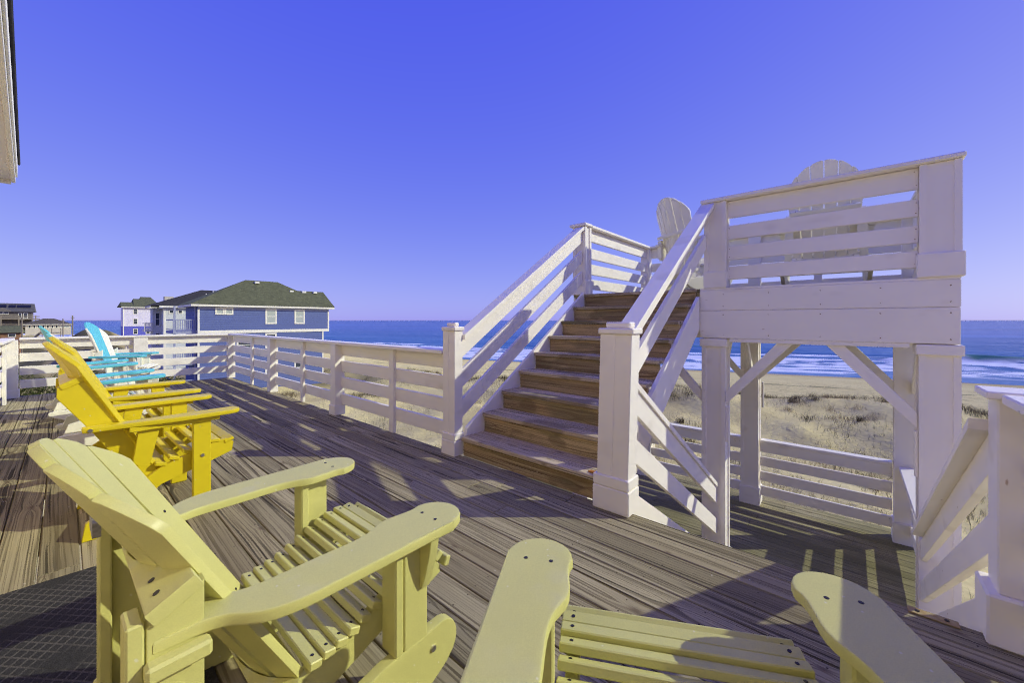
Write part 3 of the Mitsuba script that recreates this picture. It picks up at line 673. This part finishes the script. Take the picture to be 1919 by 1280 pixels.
chair('garden_chair', 'bright yellow slatted garden chair next to the pale yellow rocking chair', FIXED, place(.795, 3.575, 0, 0.8), 'poly_yellow')
chair('garden_chair', 'bright yellow slatted garden chair standing between the other yellow one and the turquoise chairs', FIXED, place(.800, 4.70, 0, -0.5), 'poly_yellow')
def bluewhite(nm, m):
    if nm == 'armrest': return 'poly_blue'
    if nm == 'back_slat': return 'poly_blue' if abs(m[0][:, 1].mean()) < 0.19 else 'poly_white'
    return 'poly_white'
chair('rocking_chair', 'turquoise and white rocking chair right beside the yellow garden chairs', TALL, place(.760, 6.03, .022, 1, .98, -3, 1.06), bluewhite)
chair('rocking_chair', 'turquoise and white rocking chair in the middle of the three turquoise ones', TALL, place(.660, 7.53, .022, 3, .97, -2.5, 1.11), bluewhite)
chair('rocking_chair', 'turquoise and white rocking chair turned away from the row, in front of the far railing', TALL, place(.995, 8.96, .005, -19, .97, 0, 1.13), bluewhite)
chair('platform_chair', 'white fan-backed chair at the stair head on the raised platform', TALL, place(5.90, 1.46, PZ, -31, .96, 0, 1.18), 'poly_white')
chair('platform_chair', 'white fan-backed chair behind the shaded railing of the raised platform', TALL, place(5.90, .235, PZ, 2, 1.0, 0, 1.19), 'poly_white')
for kk in list(labels):
    if kk.startswith('platform_chair') and 'category' in labels[kk]: labels[kk]['category'] = 'chair'
part(c1, 'sticker', mikit.ply(moved(cbox((-.835, .12, .675), (-.818, .22, .715), .001), place(.885, 1.397, 0, 1)), 'label_grey'), 'small grey maker sticker on the back cross piece')

mt = thing('floor_mat', 'charcoal floor mat with a diamond pattern under the foreground rocking chair', 'mat')
mm = prism(np.array([(-.72, 1.2), (.345, 1.2), (.362, 2.855), (-.70, 2.93)]), .004, .013, None, .003)
part(mt, 'pad', mikit.ply(mm, 'mat_rubber', smooth=SOFT))
lf = thing('wood_chip', 'orange splinter of wood lying on the lowest stair tread', 'wood chip')
scene[lf] = mikit.ply(prism([(2.42, 1.305), (2.45, 1.31), (2.455, 1.39), (2.43, 1.40)], RISE + .001, RISE + .013, None, .002), 'dead_orange', smooth=SOFT)

# ---------------------------------------------------------------- own house: wall and eave
hs = thing('beach_house', 'house eave with pale soffit and white fascia at the top corner over the deck', 'house')
HM = place(-.399, 9.0, 0, 2.2)
def hbox(a, b, c=.004): return moved(cbox(a, b, c), HM)
part(hs, 'wall', wrapped(hbox((-1.00, -11, -6.2), (-.42, -.35, 3.250)), 'siding_coral', (0, 1, 0)))
part(hs, 'soffit', wrapped(hbox((-1.95, -11, 3.252), (-.094, -.018, 3.275)), 'soffit_paint', (0, 1, 0)))
fa = part(hs, 'fascia', wrapped(hbox((-.092, -11, 3.215), (-.055, .0, 3.478)), 'trim_white', (0, 1, 0)))
part(fa, 'drip_edge', wrapped(hbox((-.054, -11, 3.297), (-.037, -.015, 3.485)), 'trim_white', (0, 1, 0)))
part(hs, 'fascia', wrapped(hbox((-1.95, -.015, 3.192), (-.094, .033, 3.455)), 'trim_white', (1, 0, 0)))
part(hs, 'frieze_board', wrapped(hbox((-.24, -11, 3.233), (-.20, -.021, 3.250)), 'trim_white', (0, 1, 0)))
V, F = cbox((-2.2, -11.1, -.014), (0, .07, .014), .004)
a = math.radians(24); Rr = np.array([[math.cos(a), 0, math.sin(a)], [0, 1, 0], [-math.sin(a), 0, math.cos(a)]])
part(hs, 'roof', wrapped(moved((V @ Rr.T + np.array([-.016, 0, 3.505]), F), HM), 'roof_dark', (0, 1, 0)))

# ---------------------------------------------------------------- ground
def ground_z(x, y):
    x, y = np.asarray(x, float), np.asarray(y, float)
    c, s = x * SN[0] + y * SN[1], x * ST[0] + y * ST[1]
    P = np.stack([x, y, np.zeros_like(x)], -1)
    sm = lambda a, b, t: np.clip((t - a) / (b - a), 0, 1) ** 2 * (3 - 2 * np.clip((t - a) / (b - a), 0, 1))
    dune = (meshkit.fbm(P * 0.085, 3, 3) - .5) * 3.4 + (meshkit.fbm(P * 0.4, 3, 5) - .5) * .55
    crest = np.exp(-((c - 40 - 5 * (meshkit.noise(P * 0.03, 8) - .5)) / 5.5) ** 2) * (.35 + 1.1 * meshkit.noise(P * .07, 9))
    z = -5.75 + dune * sm(2, 12, c) * (1 - sm(38, 48, c)) + crest * .9 - .6 * sm(8, 30, c)
    z = z - (2.05 - .6) * sm(41, 53, c + 5 * (meshkit.noise(P * .05, 4) - .5)) - 1.0 * sm(53, 92, c) - 4 * sm(92, 150, c)
    z = z + 5.4 * np.exp(-(((x - 3.5) / 5.5) ** 2 + ((y - 102) / 16) ** 2)) + 3.9 * sm(110, 200, y) * (1 - sm(40, 70, c)) + 1.6 * np.exp(-(((x + 4) / 9) ** 2 + ((y - 40) / 14) ** 2))
    return z
g = np.sinh(np.linspace(-4.4, 4.4, 420)) / math.sinh(4.4)
gx, gy = np.meshgrid(18 + g * 900, 12 + g * 900, indexing='ij')
keep = gx * SN[0] + gy * SN[1]
gz = ground_z(gx, gy); N = 420
V = np.stack([gx, gy, gz], -1).reshape(-1, 3); idx = np.arange(N * N).reshape(N, N)
F = np.concatenate([np.stack([idx[:-1, :-1], idx[1:, :-1], idx[1:, 1:]], -1).reshape(-1, 3), np.stack([idx[:-1, :-1], idx[1:, 1:], idx[:-1, 1:]], -1).reshape(-1, 3)])
F = F[(V[F][:, :, 0] * SN[0] + V[F][:, :, 1] * SN[1]).min(1) < 170]
gd = thing('ground', 'pale sand of the dunes and the beach running down to the surf', kind='structure')
scene[gd] = mikit.ply((V, F), 'sand', smooth=True)

# ---------------------------------------------------------------- sea
cs = np.concatenate([np.arange(84, 150, .35), 150 + np.cumsum(np.geomspace(.4, 2500, 150))])
ss = np.sinh(np.linspace(-6.2, 6.2, 331)) / math.sinh(6.2) * 26000
C, S = np.meshgrid(cs, ss, indexing='ij')
P = np.stack([S * .02, C * .02, np.zeros_like(C)], -1)
wob = 8 * (meshkit.noise(np.stack([S * .013, C * 0, C * 0], -1), 2) - .5)
fade = np.exp(-np.maximum(C - 150, 0) / 900) * np.clip((C - 92) / 25, 0, 1)
zz = fade * (.42 * np.sin((C + wob) * 2 * math.pi / 19) ** 3 + .30 * np.sin((C + wob * 1.7) * 2 * math.pi / 31 + 1)) * (.5 + meshkit.noise(np.stack([S * .02, C * .05, C * 0], -1), 6))
cc = 128 + 5 * (meshkit.noise(np.stack([S * .02, S * 0, S * 0], -1), 12) - .5)
zz += 1.7 * np.clip(np.exp(-((C - cc) / 2.4) ** 2), 0, 1) * np.clip((S - 44) / 8, 0, 1) * (.75 + .5 * meshkit.noise(np.stack([S * .05, C * 0, C * 0], -1), 7))
zz += .35 * np.exp(-((C - 118) / 2.0) ** 2) * meshkit.noise(np.stack([S * .06, C * 0, C * 0], -1), 17)
V = np.stack([C * SN[0] + S * ST[0], C * SN[1] + S * ST[1], ZSEA + zz], -1).reshape(-1, 3)
n0, n1 = C.shape; idx = np.arange(n0 * n1).reshape(n0, n1)
F = np.concatenate([np.stack([idx[:-1, :-1], idx[1:, 1:], idx[1:, :-1]], -1).reshape(-1, 3), np.stack([idx[:-1, :-1], idx[:-1, 1:], idx[1:, 1:]], -1).reshape(-1, 3)])
nn = np.cross(V[F[0, 1]] - V[F[0, 0]], V[F[0, 2]] - V[F[0, 0]])
if nn[2] < 0: F = F[:, ::-1]
se = thing('sea', 'blue ocean with white surf rolling onto the beach', kind='structure')
scene[se] = mikit.ply((V, F), 'sea_water', smooth=True)

# ---------------------------------------------------------------- dune grass and shrubs
def blades(P, hgt, width, lean, cols, nseg=1):
    n = len(P); a = nrg.uniform(0, 2 * math.pi, n); b = nrg.uniform(0, 2 * math.pi, n)
    h = hgt * nrg.uniform(.5, 1.2, n); l = lean * nrg.uniform(.2, 1.0, n) * h
    side = np.stack([np.cos(a), np.sin(a), 0 * a], 1) * (width * nrg.uniform(.6, 1.3, n))[:, None]
    tip = P + np.stack([np.cos(b) * l, np.sin(b) * l, h], 1)
    mid = P + np.stack([np.cos(b) * l * .35, np.sin(b) * l * .35, h * .6], 1)
    V = np.stack([P - side, P + side, mid - side * .7, mid + side * .7, tip], 1).reshape(-1, 3)
    o = np.arange(n)[:, None] * 5
    F = np.concatenate([o + [[0, 1, 3]], o + [[0, 3, 2]], o + [[2, 3, 4]]])
    c = cols[nrg.integers(0, len(cols), n)] * nrg.uniform(.7, 1.25, (n, 1))
    return V, F, np.repeat(c, 5, axis=0)
tan_c = np.array([[.42, .32, .155], [.34, .25, .115], [.50, .40, .21], [.25, .18, .085], [.19, .16, .07]])
drk_c = np.array([[.085, .068, .035], [.12, .09, .045], [.16, .12, .06], [.065, .06, .03]])
def scatter(n, c0, c1, s0, s1, thr, seed, f=.17):
    out = []
    while sum(map(len, out)) < n:
        c, s = nrg.uniform(c0, c1, 20000), nrg.uniform(s0, s1, 20000)
        x, y = c * SN[0] + s * ST[0], c * SN[1] + s * ST[1]
        m = meshkit.fbm(np.stack([x * f, y * f, 0 * x], -1), 3, seed)
        ok = m > thr + nrg.uniform(-.07, .07, len(m))
        dcam = np.hypot(x, y); ok &= (nrg.uniform(0, 1, len(m)) < np.clip(16 / dcam, .15, 1) ** .8) & ~((x > -2) & (x < 7.5) & (y > -1) & (y < 11))
        out.append(np.stack([x[ok], y[ok], ground_z(x[ok], y[ok]) - .02], 1))
    return np.vstack(out)[:n]
def clumps(n, c0, c1, s0, s1, seed):
    out = []; g2 = np.random.default_rng(seed)
    while len(out) < n:
        c, q = g2.uniform(c0, c1), g2.uniform(s0, s1); x, y = c * SN[0] + q * ST[0], c * SN[1] + q * ST[1]
        if -2 < x < 7.5 and -1 < y < 11: continue
        if meshkit.fbm(np.array([[x * .12, y * .12, 0]]), 3, 31)[0] < .5: continue
        m = int(g2.integers(25, 110)); r = g2.uniform(.15, .75)
        p = g2.normal(size=(m, 2)) * r * [1, .8] + [x, y]; out.append(np.column_stack([p, ground_z(p[:, 0], p[:, 1]) - .02]))
    return np.vstack(out)
VV, FF, CC, o = [], [], [], 0
for P, h, w, l, c in ((clumps(300, 7, 44, -34, 44, 5), .42, .010, .9, drk_c), (clumps(240, 7, 44, -34, 44, 6), .40, .009, .9, tan_c), (scatter(17000, 4, 44, -34, 46, .53, 21), .32, .0055, .8, tan_c), (scatter(22000, 6, 45, -34, 46, .60, 22, .2), .34, .007, .8, drk_c), (scatter(3500, 5, 43, -34, 40, .30, 23), .75, .004, .35, tan_c),
                      (scatter(9000, 36, 46, -50, 80, .63, 24, .28), .50, .012, .7, drk_c)):
    v, f, c = blades(P, h, w, l, c); VV.append(v); FF.append(f + o); CC.append(c); o += len(v)
gr = thing('dune_grass', 'dry tan beach grass scattered over the sand dunes', 'grass', kind='stuff')
scene[gr] = mikit.ply((np.vstack(VV), np.vstack(FF)), 'blade', color=np.vstack(CC))
def shrub(x, y, r, h, n, label, cols, leaf=.07):
    z = float(ground_z(x, y)); d = nrg.normal(size=(n, 3)); d /= np.linalg.norm(d, axis=1, keepdims=True); d[:, 2] = np.abs(d[:, 2])
    lump = meshkit.fbm(d * 2.2 + [x, y, 0], 3, 4); rad = nrg.uniform(.55, 1.0, n) ** .6 * (.55 + .9 * lump)
    P = np.array([x, y, z]) + d * rad[:, None] * [r, r, h]
    a, b, c = (nrg.normal(size=(n, 3)) for _ in range(3))
    a /= np.linalg.norm(a, axis=1, keepdims=True); b = np.cross(a, b); b /= np.linalg.norm(b, axis=1, keepdims=True)
    s = leaf * nrg.uniform(.6, 1.3, (n, 1))
    V = np.stack([P - a * s, P + b * s * .4, P + a * s, P - b * s * .4], 1).reshape(-1, 3); o = np.arange(n)[:, None] * 4
    F = np.concatenate([o + [[0, 1, 2]], o + [[0, 2, 3]]])
    col = cols[nrg.integers(0, len(cols), n)] * nrg.uniform(.7, 1.3, (n, 1))
    k = thing('shrub', label, 'shrub', group='shrubs behind the far deck railing')
    part(k, 'foliage', mikit.ply((V, F), 'blade', color=np.repeat(col, 4, axis=0)))
    st = [prism(arc_pts(0, 0, .03, .03, 0, 300, 6), 0, h * .8, frame([x + .25 * i - .3, y, z], [1, 0, 0], [0, 1, 0], [.25 * (i - 1), .1, 1])) for i in range(3)]
    part(k, 'stem', mikit.ply(join(st), 'old_timber'))
grn = np.array([[.055, .07, .022], [.08, .095, .03], [.10, .11, .04], [.045, .055, .02]])
for x, y, r, h in ((-3.6, 39, 2.2, 3.0), (-1.4, 38, 2.1, 2.9), (.9, 40, 2.2, 2.8), (3.2, 42, 2.0, 2.6), (-5.6, 42, 2.6, 3.2), (5.4, 40, 1.8, 2.0)):
    shrub(x, y, r, h, 6500, 'dark green dune shrub growing behind the far deck railing', grn)

# ---------------------------------------------------------------- far houses
def win(parent, x0, x1, z0, z1, y, fr=.10, glass='window_glass', rail=True, sign=-1):
    """Window in a wall facing -y at plane y."""
    w = part(parent, 'window', wrapped(join([cbox((x0, y - .05, z0), (x0 + fr, y + .02, z1)), cbox((x1 - fr, y - .05, z0), (x1, y + .02, z1)), cbox((x0 + fr, y - .05, z1 - fr), (x1 - fr, y + .02, z1)), cbox((x0 + fr, y - .055, z0), (x1 - fr, y + .02, z0 + fr))]
                                            + ([cbox((x0 + fr, y - .04, (z0 + z1) / 2 - .03), (x1 - fr, y + .01, (z0 + z1) / 2 + .03))] if rail else [])), 'trim_white', (1, 0, 0)))
    part(w, 'pane', wrapped(cbox((x0 + fr, y - .02, z0 + fr), (x1 - fr, y + .005, z1 - fr), .001), glass, (1, 0, 0)))
def hip(x0, x1, y0, y1, ze, rx0, rx1, ry, zr, th=.12):
    """Hip roof: eave rectangle and ridge from (rx0, ry) to (rx1, ry) at zr."""
    V = np.array([(x0, y0, ze), (x1, y0, ze), (x1, y1, ze), (x0, y1, ze), (rx0, ry, zr), (rx1, ry, zr)], float)
    F = np.array([(0, 1, 5), (0, 5, 4), (1, 2, 5), (2, 3, 4), (2, 4, 5), (3, 0, 4), (0, 2, 1), (0, 3, 2)])
    return V, F
GZ = lambda x, y: float(ground_z(x, y)) - .5
# the dark blue house
Y = 45.0
bh = thing('beach_house', 'dark blue lapboard house with green shingle roof, nearest beyond the deck corner', 'house')
part(bh, 'wall', wrapped(cbox((8.03, Y, .33), (19.84, Y + 5.5, 2.55), .01), 'siding_blue', (1, 0, 0)))
part(bh, 'wall', wrapped(cbox((8.03, Y + .05, GZ(10, 45)), (19.24, Y + 5.5, .03), .01), 'siding_blue', (1, 0, 0)))
part(bh, 'belt_board', wrapped(cbox((8.0, Y - .04, .031), (19.87, Y + 5.5, .329), .01), 'trim_white', (1, 0, 0)))
for x in (8.0, 19.72): part(bh, 'corner_board', wrapped(cbox((x, Y - .03, .33), (x + .15, Y + .1, 2.3), .005), 'trim_white', (0, 0, 1)))
for x in (8.0, 19.12): part(bh, 'corner_board', wrapped(cbox((x, Y + .02, GZ(10, 45)), (x + .15, Y + .15, .03), .005), 'trim_white', (0, 0, 1)))
part(bh, 'frieze_board', wrapped(cbox((8.03, Y - .02, 2.30), (19.84, Y + .05, 2.56), .005), 'trim_grey', (1, 0, 0)))
part(bh, 'fascia', wrapped(cbox((7.45, Y - .45, 2.56), (20.3, Y - .40, 2.76), .01), 'trim_white', (1, 0, 0)))
part(bh, 'fascia', wrapped(cbox((7.45, Y - .395, 2.56), (7.5, Y + 5.9, 2.76), .01), 'trim_white', (0, 1, 0)))
part(bh, 'fascia', wrapped(cbox((20.25, Y - .395, 2.56), (20.3, Y + 5.9, 2.76), .01), 'trim_white', (0, 1, 0)))
part(bh, 'soffit', wrapped(cbox((7.51, Y - .39, 2.57), (20.24, Y + 5.9, 2.60), .005), 'trim_white', (1, 0, 0)))
# eave at y = 44.6: the ridge stands 4 m behind it
r = part(bh, 'roof', wrapped(hip(7.4, 20.35, Y - .5, Y + 6.0, 2.77, 12.5, 15.5, Y + 2.9, 5.52), 'roof_green', (1, 0, 0)))
part(bh, 'roof', wrapped(hip(11.0, 20.32, Y - .495, Y + 4.6, 2.765, 12.0, 20.05, Y + 2.0, 4.62), 'roof_green', (1, 0, 0)))
part(bh, 'gable_trim', wrapped(cbox((15.0, Y + 2.4, 4.92), (15.9, Y + 4.2, 5.06), .01), 'trim_white', (1, 0, 0)))
for x, yy, z in ((13.2, 2.6, 5.28), (16.3, 1.85, 4.48), (17.6, 1.85, 4.48), (18.8, 1.85, 4.48)): part(r, 'roof_vent', wrapped(cbox((x, Y + yy - .3, z - .1), (x + .4, Y + yy, z + .1), .01), 'trim_white', (1, 0, 0)))
win(bh, 9.30, 10.0, 1.82, 2.50, Y, .12, 'window_blind', False); win(bh, 10.02, 10.72, 1.82, 2.50, Y, .12, 'window_blind', False)
win(bh, 13.45, 14.50, .90, 2.46, Y, .15, 'window_blind'); win(bh, 16.2, 17.25, .90, 2.46, Y, .15, 'window_blind')
win(bh, 13.45, 14.50, -1.6, .0 - .03, Y + .05, .15); win(bh, 16.2, 17.25, -4.6, -3.0, Y + .05, .15); win(bh, 11.0, 12.4, -1.7, -.6, Y + .05, .15); win(bh, 13.45, 14.5, -4.6, -3.0, Y + .05, .15)
def balcony(parent, x0, x1, y0, y1, z, h=1.05, mat='trim_grey', n=9):
    b = part(parent, 'balcony', wrapped(join([cbox((x0, y0, z - .25), (x1, y1, z)), cbox((x0, y0, z + h - .1), (x1, y0 + .12, z + h)), cbox((x0, y0, z + .08), (x1, y0 + .08, z + .16)), cbox((x0, y0, z), (x0 + .12, y0 + .12, z + h)), cbox((x1 - .12, y0, z), (x1, y0 + .12, z + h)),
                                              cbox((x0, y0 + .12, z + h - .1), (x0 + .12, y1, z + h)), cbox((x0, y0 + .12, z + .08), (x0 + .08, y1, z + .16))]), mat, (1, 0, 0)))
    for i in range(n):
        x = x0 + .12 + (x1 - x0 - .24) * (i + .5) / n
        part(b, 'spindle', wrapped(cbox((x - .04, y0 + .02, z + .16), (x + .04, y0 + .09, z + h - .1), .005), 'trim_white' if mat == 'trim_white' else mat, (0, 0, 1)))
for z in (.32, -2.55, -5.2): balcony(bh, 6.35, 7.98, Y + .4, Y + 4, z)
for x in (6.4, 7.85): part(bh, 'porch_post', wrapped(cbox((x, Y + .45, GZ(7, 45)), (x + .14, Y + .6, 2.56), .01), 'trim_grey', (0, 0, 1)))
# light grey house
Y = 75.0
gh = thing('beach_house', 'pale grey house with a dark hip roof between the blue and the lavender houses', 'house')
part(gh, 'wall', wrapped(cbox((9.47, Y, GZ(10, 75)), (19.0, Y + 4.5, 3.15), .01), 'siding_grey', (1, 0, 0)))
part(gh, 'wall', wrapped(cbox((8.5, Y + 2.2, GZ(9, 77)), (9.46, Y + 4.4, 3.14), .01), 'siding_grey', (0, 1, 0)))
part(gh, 'corner_board', wrapped(cbox((9.42, Y - .05, GZ(10, 75)), (9.66, Y + .1, 3.1), .01), 'trim_white', (0, 0, 1)))
part(gh, 'fascia', wrapped(cbox((8.9, Y - .6, 3.15), (19.6, Y - .55, 3.42), .01), 'trim_white', (1, 0, 0)))
part(gh, 'fascia', wrapped(cbox((8.0, Y - .4, 3.15), (8.05, Y + 5.2, 3.42), .01), 'trim_white', (0, 1, 0)))
part(gh, 'roof', wrapped(hip(7.9, 19.8, Y - .65, Y + 5.4, 3.43, 14.2, 17.0, Y + 2.4, 6.08), 'roof_dark', (1, 0, 0)))
ch = part(gh, 'roof_turret', wrapped(cbox((10.05, Y + 4.0, 3.4), (11.15, Y + 5.0, 4.95), .02), 'siding_cream', (1, 0, 0)))
part(gh, 'vent_pipe', wrapped(cbox((15.6, Y + 1.9, 5.3), (15.75, Y + 2.05, 6.0), .01), 'trim_white', (0, 0, 1))); part(gh, 'vent_pipe', wrapped(cbox((14.6, Y + 1.4, 4.8), (14.75, Y + 1.55, 5.5), .01), 'trim_white', (0, 0, 1)))
for x in (10.0, 11.0, 12.0): win(gh, x, x + .60, 2.25, 2.85, Y, .12, 'window_glass', False)
win(gh, 11.0, 11.9, -2.1, -.7, Y, .12)
for z in (-.1, -3.1): balcony(gh, 7.6, 8.48, Y + 2.0, Y + 4, z, mat='trim_white', n=5)
win(gh, 8.8, 9.3, .5, 2.4, Y + 2.2, .06); win(gh, 8.8, 9.3, -2.4, -.6, Y + 2.2, .06)
# lavender house
Y = 150.0
lh = thing('beach_house', 'lavender house with a violet ground storey and stepped green roof', 'house')
part(lh, 'wall', wrapped(cbox((10.62, Y, -.34), (16.9, Y + 7, 4.85), .02), 'siding_lavender', (1, 0, 0)))
part(lh, 'wall', wrapped(cbox((10.60, Y - .03, GZ(12, 150)), (16.92, Y + 7, -.36), .02), 'siding_violet', (1, 0, 0)))
for x in (10.55,): part(lh, 'corner_board', wrapped(cbox((x, Y - .08, -3), (x + .2, Y + .1, 4.8), .01), 'trim_white', (0, 0, 1)))
part(lh, 'fascia', wrapped(cbox((10.2, Y - .7, 4.82), (17.4, Y - .6, 5.08), .01), 'trim_white', (1, 0, 0)))
rf = part(lh, 'roof', wrapped(hip(10.1, 17.6, Y - .8, Y + 12, 5.09, 10.3, 16.0, Y + 3.5, 6.45), 'roof_green', (1, 0, 0)))
part(lh, 'roof', wrapped(hip(12.6, 18.0, Y - .7, Y + 14, 5.085, 13.0, 16.3, Y + 5.5, 7.55), 'roof_green', (1, 0, 0)))
part(lh, 'roof', wrapped(hip(13.9, 18.5, Y - .6, Y + 16, 5.08, 14.7, 16.9, Y + 7.5, 8.25), 'roof_green', (1, 0, 0)))
for x, z0, z1 in ((12.55, 3.0, 4.55), (12.55, .2, 1.85), (12.55, -2.5, -.95), (15.1, -2.5, -.95)): win(lh, x, x + .95, z0, z1, Y - .03 if z0 < -1 else Y, .14)
for z in (2.2, -.6): balcony(lh, 16.95, 17.9, Y + .5, Y + 6, z, mat='trim_white', n=4)
# weathered cottage with decks and solar panels
Y = 230.0
co = thing('beach_cottage', 'weathered shingle cottage with solar panels and two open decks, farthest along the coast', 'house')
part(co, 'wall', wrapped(cbox((-27, Y, -3.5), (-7.9, Y + 12, 4.6), .02), 'siding_shingle', (1, 0, 0)))
q = [(-27.5, 4.5), (-7.2, 4.5), (-8.6, 6.9), (-27.5, 6.9)]
Vr = np.array([(-28, Y - .9, 4.45), (-7.1, Y - .9, 4.45), (-7.1, Y + 12.8, 4.45), (-28, Y + 12.8, 4.45), (-28, Y + 6, 7.7), (-7.4, Y + 6, 7.7)])
rf = part(co, 'roof', wrapped((Vr, np.array([(0, 1, 5), (0, 5, 4), (2, 3, 4), (2, 4, 5), (1, 2, 5), (3, 0, 4), (0, 2, 1), (0, 3, 2)])), 'roof_grey', (1, 0, 0)))
sa = math.atan2(7.7 - 4.45, 6.9)
for i, x in enumerate((-14.6, -12.5, -10.6, -8.9 - .1)):
    Vp, Fp = cbox((-.8, -1.15, 0), (.8, 1.15, .08), .01)
    Rx = np.array([[1, 0, 0], [0, math.cos(sa), -math.sin(sa)], [0, math.sin(sa), math.cos(sa)]])
    part(rf, 'solar_panel', wrapped((Vp @ Rx.T + [x, Y + 3.3, 4.45 + 4.2 * math.tan(sa) + .12], Fp), 'solar_glass', (1, 0, 0)))
dm = np.array([(-17.4, 4.4), (-12.0, 4.4), (-14.5, 6.0)])
part(co, 'dormer', wrapped(prism(dm, 0, 6, frame([0, Y - .6 + 6, 0], [1, 0, 0], [0, 0, 1], [0, -1, 0])), 'siding_shingle', (1, 0, 0)))
for x0, x1, z0, z1 in ((-15.6, -14.4, 3.6, 4.7), (-14.3, -13.1, 3.6, 4.7), (-11.0, -10.2, 2.0, 4.2), (-9.9, -8.8, 2.0, 4.2)): win(co, x0, x1, z0, z1, Y, .16, rail=False)
for z in (2.0, -.9):
    d = part(co, 'open_deck', wrapped(join([cbox((-27, Y - 3.2, z - .35), (-5.9 if z > 0 else -8, Y, z)), cbox((-27, Y - 3.2, z + 1.0), (-5.9 if z > 0 else -8, Y - 3.0, z + 1.15)), cbox((-27, Y - 3.15, z + .45), (-5.9 if z > 0 else -8, Y - 3.05, z + .6))]), 'old_timber', (1, 0, 0)))
    for x in np.arange(-26.5, -6 if z > 0 else -8.5, 3.9): part(d, 'deck_post', wrapped(cbox((x, Y - 3.18, z + 1.15 - 4.0), (x + .3, Y - 2.9, z + 1.0), .01), 'old_timber', (0, 0, 1)))
# low motel
Y = 200.0
mo = thing('motel', 'long low cream building with a brown hip roof and a row of windows', 'building')
part(mo, 'wall', wrapped(cbox((-8.2, Y, -3.5), (1.6, Y + 9, .02), .02), 'siding_cream', (1, 0, 0)))
part(mo, 'roof', wrapped(hip(-8.9, 2.2, Y - .8, Y + 10, .03, -4.6, -2.2, Y + 4.4, 1.95), 'roof_brown', (1, 0, 0)))
part(mo, 'fascia', wrapped(cbox((-8.8, Y - .8, -.12), (2.1, Y - .7, .04), .01), 'trim_white', (1, 0, 0)))
for i in range(7): win(mo, -7.6 + i * .95, -7.0 + i * .95, -1.25, -.2, Y, .12, rail=False)
win(mo, -.8, 1.3, -1.15, -.25, Y, .15, 'window_blind', False)
# brick bungalow
Y = 120.0
bb = thing('bungalow', 'brick bungalow under a grey green roof, beside the utility pole', 'building')
part(bb, 'wall', wrapped(cbox((-16, Y, -5.5), (-5.5, Y + 7, -1.05), .02), 'brick_wall', (1, 0, 0)))
part(bb, 'roof', wrapped(hip(-16.4, -5.2, Y - .5, Y + 7.5, -1.04, -14, -5.6, Y + 3.6, .25), 'roof_green', (1, 0, 0)))
win(bb, -6.95, -6.0, -1.85, -1.2, Y, .10, rail=False)
sw = thing('boardwalk_stair', 'weathered timber stair over the dune beside the brick bungalow', 'stairs')
for i in range(4): part(sw, 'rail', wrapped(sloped_mesh := prism([(-4.6 + .12 * i, -2.9), (-3.0 + .1 * i, -.9), (-3.0 + .1 * i, -.75), (-4.6 + .12 * i, -2.75)], 0, .12, XZ(121 + .8 * i)), 'old_timber', (1, 0, 1)))
for i in range(5): part(sw, 'step', wrapped(cbox((-4.5 + .3 * i, 121, -2.95 + .4 * i), (-4.15 + .3 * i, 123.4, -2.88 + .4 * i), .01), 'old_timber', (0, 1, 0)))
part(sw, 'landing', wrapped(cbox((-3.0, 121, -1.3), (-.4, 123.4, -1.15), .01), 'old_timber', (0, 1, 0)))
for x in (-2.9, -1.7, -.5): part(sw, 'post', wrapped(cbox((x, 121, -4), (x + .12, 121.12, -.3), .01), 'old_timber', (0, 0, 1)))
for x, y, zt, lab in ((-4.85, 110, 1.85, 'grey utility pole in front of the brick bungalow'), (-.15, 130, 1.65, 'bare wooden pole at the edge of the sand road, nearer the cottage'), (1.14, 120, 2.3, 'taller bare wooden pole on the dune at the edge of the sand road')):
    p = thing('utility_pole', lab, 'pole')
    part(p, 'shaft', wrapped(prism(arc_pts(0, 0, .10, .10, 0, 324, 10), GZ(x, y), zt, frame([x, y, 0], [1, 0, 0], [0, 1, 0], [0, 0, 1])), 'old_timber', (0, 0, 1)))
    part(p, 'cross_arm', wrapped(cbox((x - .28, y - .05, zt - .5), (x + .28, y + .05, zt - .38), .01), 'old_timber', (1, 0, 0)))
